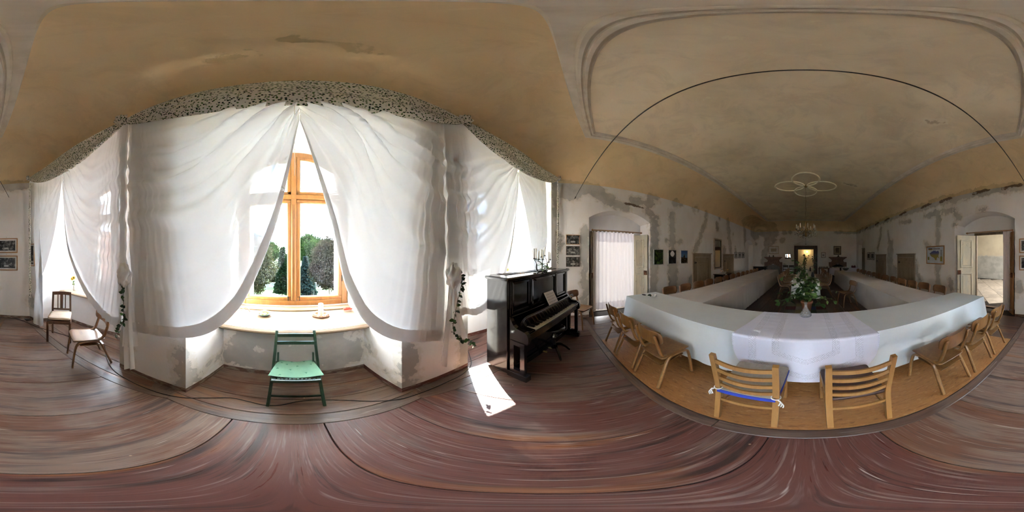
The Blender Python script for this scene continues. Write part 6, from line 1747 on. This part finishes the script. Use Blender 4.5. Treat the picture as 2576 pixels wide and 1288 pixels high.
put('drop_rod', MB().tube([(0, 0, .0), (0, 0, -.24)], .004, 6).lathe([(0, -.26), (.02, -.255), (.02, -.24), (0, -.235)], 10), MT['iron'], ch)
for k in range(8):
    a = k * PI / 4 + .2; c, s_ = math.cos(a), math.sin(a)
    am = put('arm', MB().tube(pl([(c * .03, s_ * .03, .20), (c * .14, s_ * .14, .12), (c * .26, s_ * .26, .16), (c * .32, s_ * .32, .24)], 6), .007, 6), MT['brass'], ch)
    put('bobeche', MB().lathe([(0, 0), (.02, 0), (.05, .012), (.052, .016), (.018, .010), (0, .01)], 12, c=(c * .32, s_ * .32, .24)), MT['crystal'], am)
    put('candle_sleeve', MB().lathe([(0, .01), (.013, .01), (.013, .11), (0, .11)], 10, c=(c * .32, s_ * .32, .24)), MT['wax'], am)
    put('bulb', MB().lathe([(0, .11), (.010, .112), (.016, .135), (.012, .165), (.003, .19), (0, .192)], 10, c=(c * .32, s_ * .32, .24)), MT['petal_w'], am)
rc = random.Random(2); cm = MB()
for k in range(420):
    a = rc.uniform(0, 2 * PI); r = rc.choice([.10, .18, .26, .33, .36]) + rc.uniform(-.02, .02); z = .20 - .16 * (1 - r / .40) + rc.uniform(-.12, .12) - (.02 if r > .3 else 0)
    s_ = rc.uniform(.007, .013); p = Vector((r * math.cos(a), r * math.sin(a), z))
    cm.add([p + Vector((0, 0, s_ * 1.6)), p + Vector((s_, 0, 0)), p + Vector((0, s_, 0)), p + Vector((-s_, 0, 0)), p + Vector((0, -s_, 0)), p - Vector((0, 0, s_ * 2))], [(0, 1, 2), (0, 2, 3), (0, 3, 4), (0, 4, 1), (5, 2, 1), (5, 3, 2), (5, 4, 3), (5, 1, 4)])
put('crystal_drops', cm, MT['crystal'], ch, kind='stuff')

# ================================================================ NEAR TABLE THINGS, PLANT
cf = thing('glass_carafe', 'clear cut-glass carafe on the lace runner', 'carafe', (0.0, 2.17, ZT + .0095))
def cut_glass():
    t = NT('cut_glass'); co = t.coord('Object', rnd=False)
    v = t.n('TexVoronoi', {'Vector': co, 'Scale': 60.0}).outputs['Distance']; nm = t.bump(v, 1.0, .01)
    a = t.n('BsdfTransparent', {'Color': (.86, .89, .89)}); b = t.n('BsdfGlossy', {'Roughness': .08, 'Normal': nm}); c = t.n('BsdfTranslucent', {'Color': (.75, .77, .78)})
    bc = t.n('MixShader', {0: .45, 1: b.outputs[0], 2: c.outputs[0]})
    return t.done(t.n('MixShader', {0: .5, 1: a.outputs[0], 2: bc.outputs[0]}))
put('glass_body', MB().lathe([(0, .002), (.065, .002), (.078, .012), (.080, .03), (.066, .06), (.040, .10), (.022, .135), (.018, .18), (.024, .20), (.029, .205), (.026, .208), (.016, .18), (.018, .135), (.036, .10), (.060, .06), (.072, .03), (.06, .012), (0, .012)], 24), cut_glass(), cf)
bq = onZ(1634, 745, ZT + .01)
bw = thing('dried_posy', 'small posy with dark green ribbon lying on the white table corner', 'posy', (bq.x, bq.y, ZT + .006), .3)
MT['ribbon'] = pmat('green_velvet', (.008, .075, .045), (.006, .04, .025), 30, rough=.4)
for k in range(5):
    a = k * 1.26
    put('ribbon_loop', MB().grid(lambda u, v, a=a, k=k: (.02 * k - .04 + (.045 * math.sin(PI * u)) * math.cos(a) + .0, (.045 * math.sin(PI * u)) * math.sin(a) + (v - .5) * .025, .012 + .03 * math.sin(2 * PI * u + .5) ** 2), 12, 2), MT['ribbon'], bw)
put('dark_leaf', MB().ball((-.15, .0, .012), .05, 8, (1.2, .45, .22)), MT['soot'], bw)
put('straw', MB().bar((-.02, .06, .012), (.10, .10, .014), .012, .006), MT['petal_y'], bw)
mb = MB()
for k in range(16): leafq(mb, (.14 + random.uniform(-.03, .03), .02 + random.uniform(-.03, .03), .015), rv() + Vector((0, 0, .6)), rv(), .05, .03)
put('white_petals', mb, MT['petal_w'], bw)
# quilt on the floor and the big plant
qt = thing('patchwork_rug', 'patchwork rug on the floor under the potted plant', 'rug', (0, 4.80, .003))
qc = [(.16, .15, .12), (.02, .03, .09), (.24, .23, .15), (.10, .02, .02), (.03, .06, .03), (.30, .27, .24)]
for i in range(4):
    for j in range(3):
        put('patch', MB().box((-.45 + i * .30, -.32 + j * .32, .004), (.296, .316, .008)), pmat('patch_%d%d' % (i, j), qc[(i * 2 + j * 3) % 6], None, 12, rough=.95), qt)
pt = thing('potted_plant', 'large leafy potted plant standing before the middle table', 'plant', (.03, 4.45, .012))
put('pot', MB().lathe([(0, .0), (.10, .0), (.155, .27), (.17, .275), (.17, .33), (.155, .335), (.14, .28), (0, .27)], 24), MT['terra'], pt)
rp = random.Random(11)
lms = []
for k, (L, w_, m_) in enumerate(((.15, .14, 'leaf'), (.12, .10, 'leaf_pale'), (.16, .07, 'leaf_dark'), (.10, .055, 'leaf_pale'), (.13, .09, 'leaf'))):
    mb = MB(); leafq(mb, (0, 0, 0), (0, 1, 0), (0, 0, 1), L, w_, .25); me = mb.mesh('leaf'); me.materials.append(MT[m_]); lms.append(me)
for k in range(46):
    a = rp.uniform(0, 2 * PI); el = rp.uniform(.15, 1.0); L = rp.uniform(.45, .95) * (1.25 if k % 5 == 0 else 1)
    e = Vector((math.cos(a) * L * (1 - .55 * el), math.sin(a) * L * .7 * (1 - .55 * el), .30 + L * (1.35 * el - .25)))
    P = pl([(0, 0, .28), (e.x * .35, e.y * .35, .35 + (e.z - .3) * .75 + .12), tuple(e)], 7)
    sm_ = put('stem', MB().tube(P, .005, 5, scale=lambda q: 1.2 - .8 * q), MT['stem'], pt)
    for j in range(4, len(P)):
        if rp.random() < .85:
            o = put('leaf', lms[rp.randrange(5)], None, sm_, loc=P[j])
            o.rotation_euler = (rp.uniform(-1.0, .5), rp.uniform(-.6, .6), rp.uniform(0, 2 * PI)); s_ = rp.uniform(.7, 1.25); o.scale = (s_, s_, s_)
for k in range(5):
    a = rp.uniform(0, 2 * PI); mb = MB(); c = Vector((.45 * math.cos(a), .3 * math.sin(a), rp.uniform(.5, .9)))
    for q in range(9): leafq(mb, c, rv(), rv(), .05, .04)
    put('blossom', mb, pmat('peach_blossom', (.70, .42, .28), rough=.7) if k == 0 else MT['petal_w'], pt)
def branch_vase(x, y, label, n, hgt, seed):
    v = thing('branch_vase', label, 'vase', (x, y, ZT + .004))
    put('vase_body', MB().lathe([(0, 0), (.05, 0), (.07, .06), (.05, .16), (.045, .20), (.04, .20), (.04, .16), (.06, .06), (0, .01)], 16), MT['soot'], v)
    rr = random.Random(seed)
    for k in range(n):
        dx, dy = rr.uniform(-.22, .22), rr.uniform(-.15, .15); h = hgt * rr.uniform(.7, 1)
        P = pl([(0, 0, .05), (dx * .5, dy * .5, h * .6), (dx, dy, h)], 8)
        sm_ = put('stem', MB().tube(P, .004, 5), MT['stem'], v)
        for j in range(5, len(P)):
            o = put('leaf', lms[rr.choice([2, 4, 2])], None, sm_, loc=P[j]); o.rotation_euler = (rr.uniform(-.8, .8), rr.uniform(-.5, .5), rr.uniform(0, 6.28)); o.scale = (.75, .75, .75)
branch_vase(-.10, 7.3, 'dark vase of leafy branches in the middle of the middle table', 7, .95, 5)
branch_vase(.28, 6.5, 'dark vase with a tall leafy twig on the right of the middle table', 2, 1.05, 6)
put('white_bottle', MB().lathe([(0, 0), (.03, 0), (.035, .02), (.035, .12), (.014, .17), (.014, .21), (0, .21)], 12), MT['petal_w'], label='white bottle on the middle table', cat='bottle', loc=(.06, 8.6, ZT + .004))
put('dark_bottle', MB().lathe([(0, 0), (.035, 0), (.037, .02), (.037, .16), (.014, .21), (.014, .26), (0, .26)], 12), MT['soot'], label='dark bottle on the far part of the middle table', cat='bottle', loc=(.24, 9.0, ZT + .004))
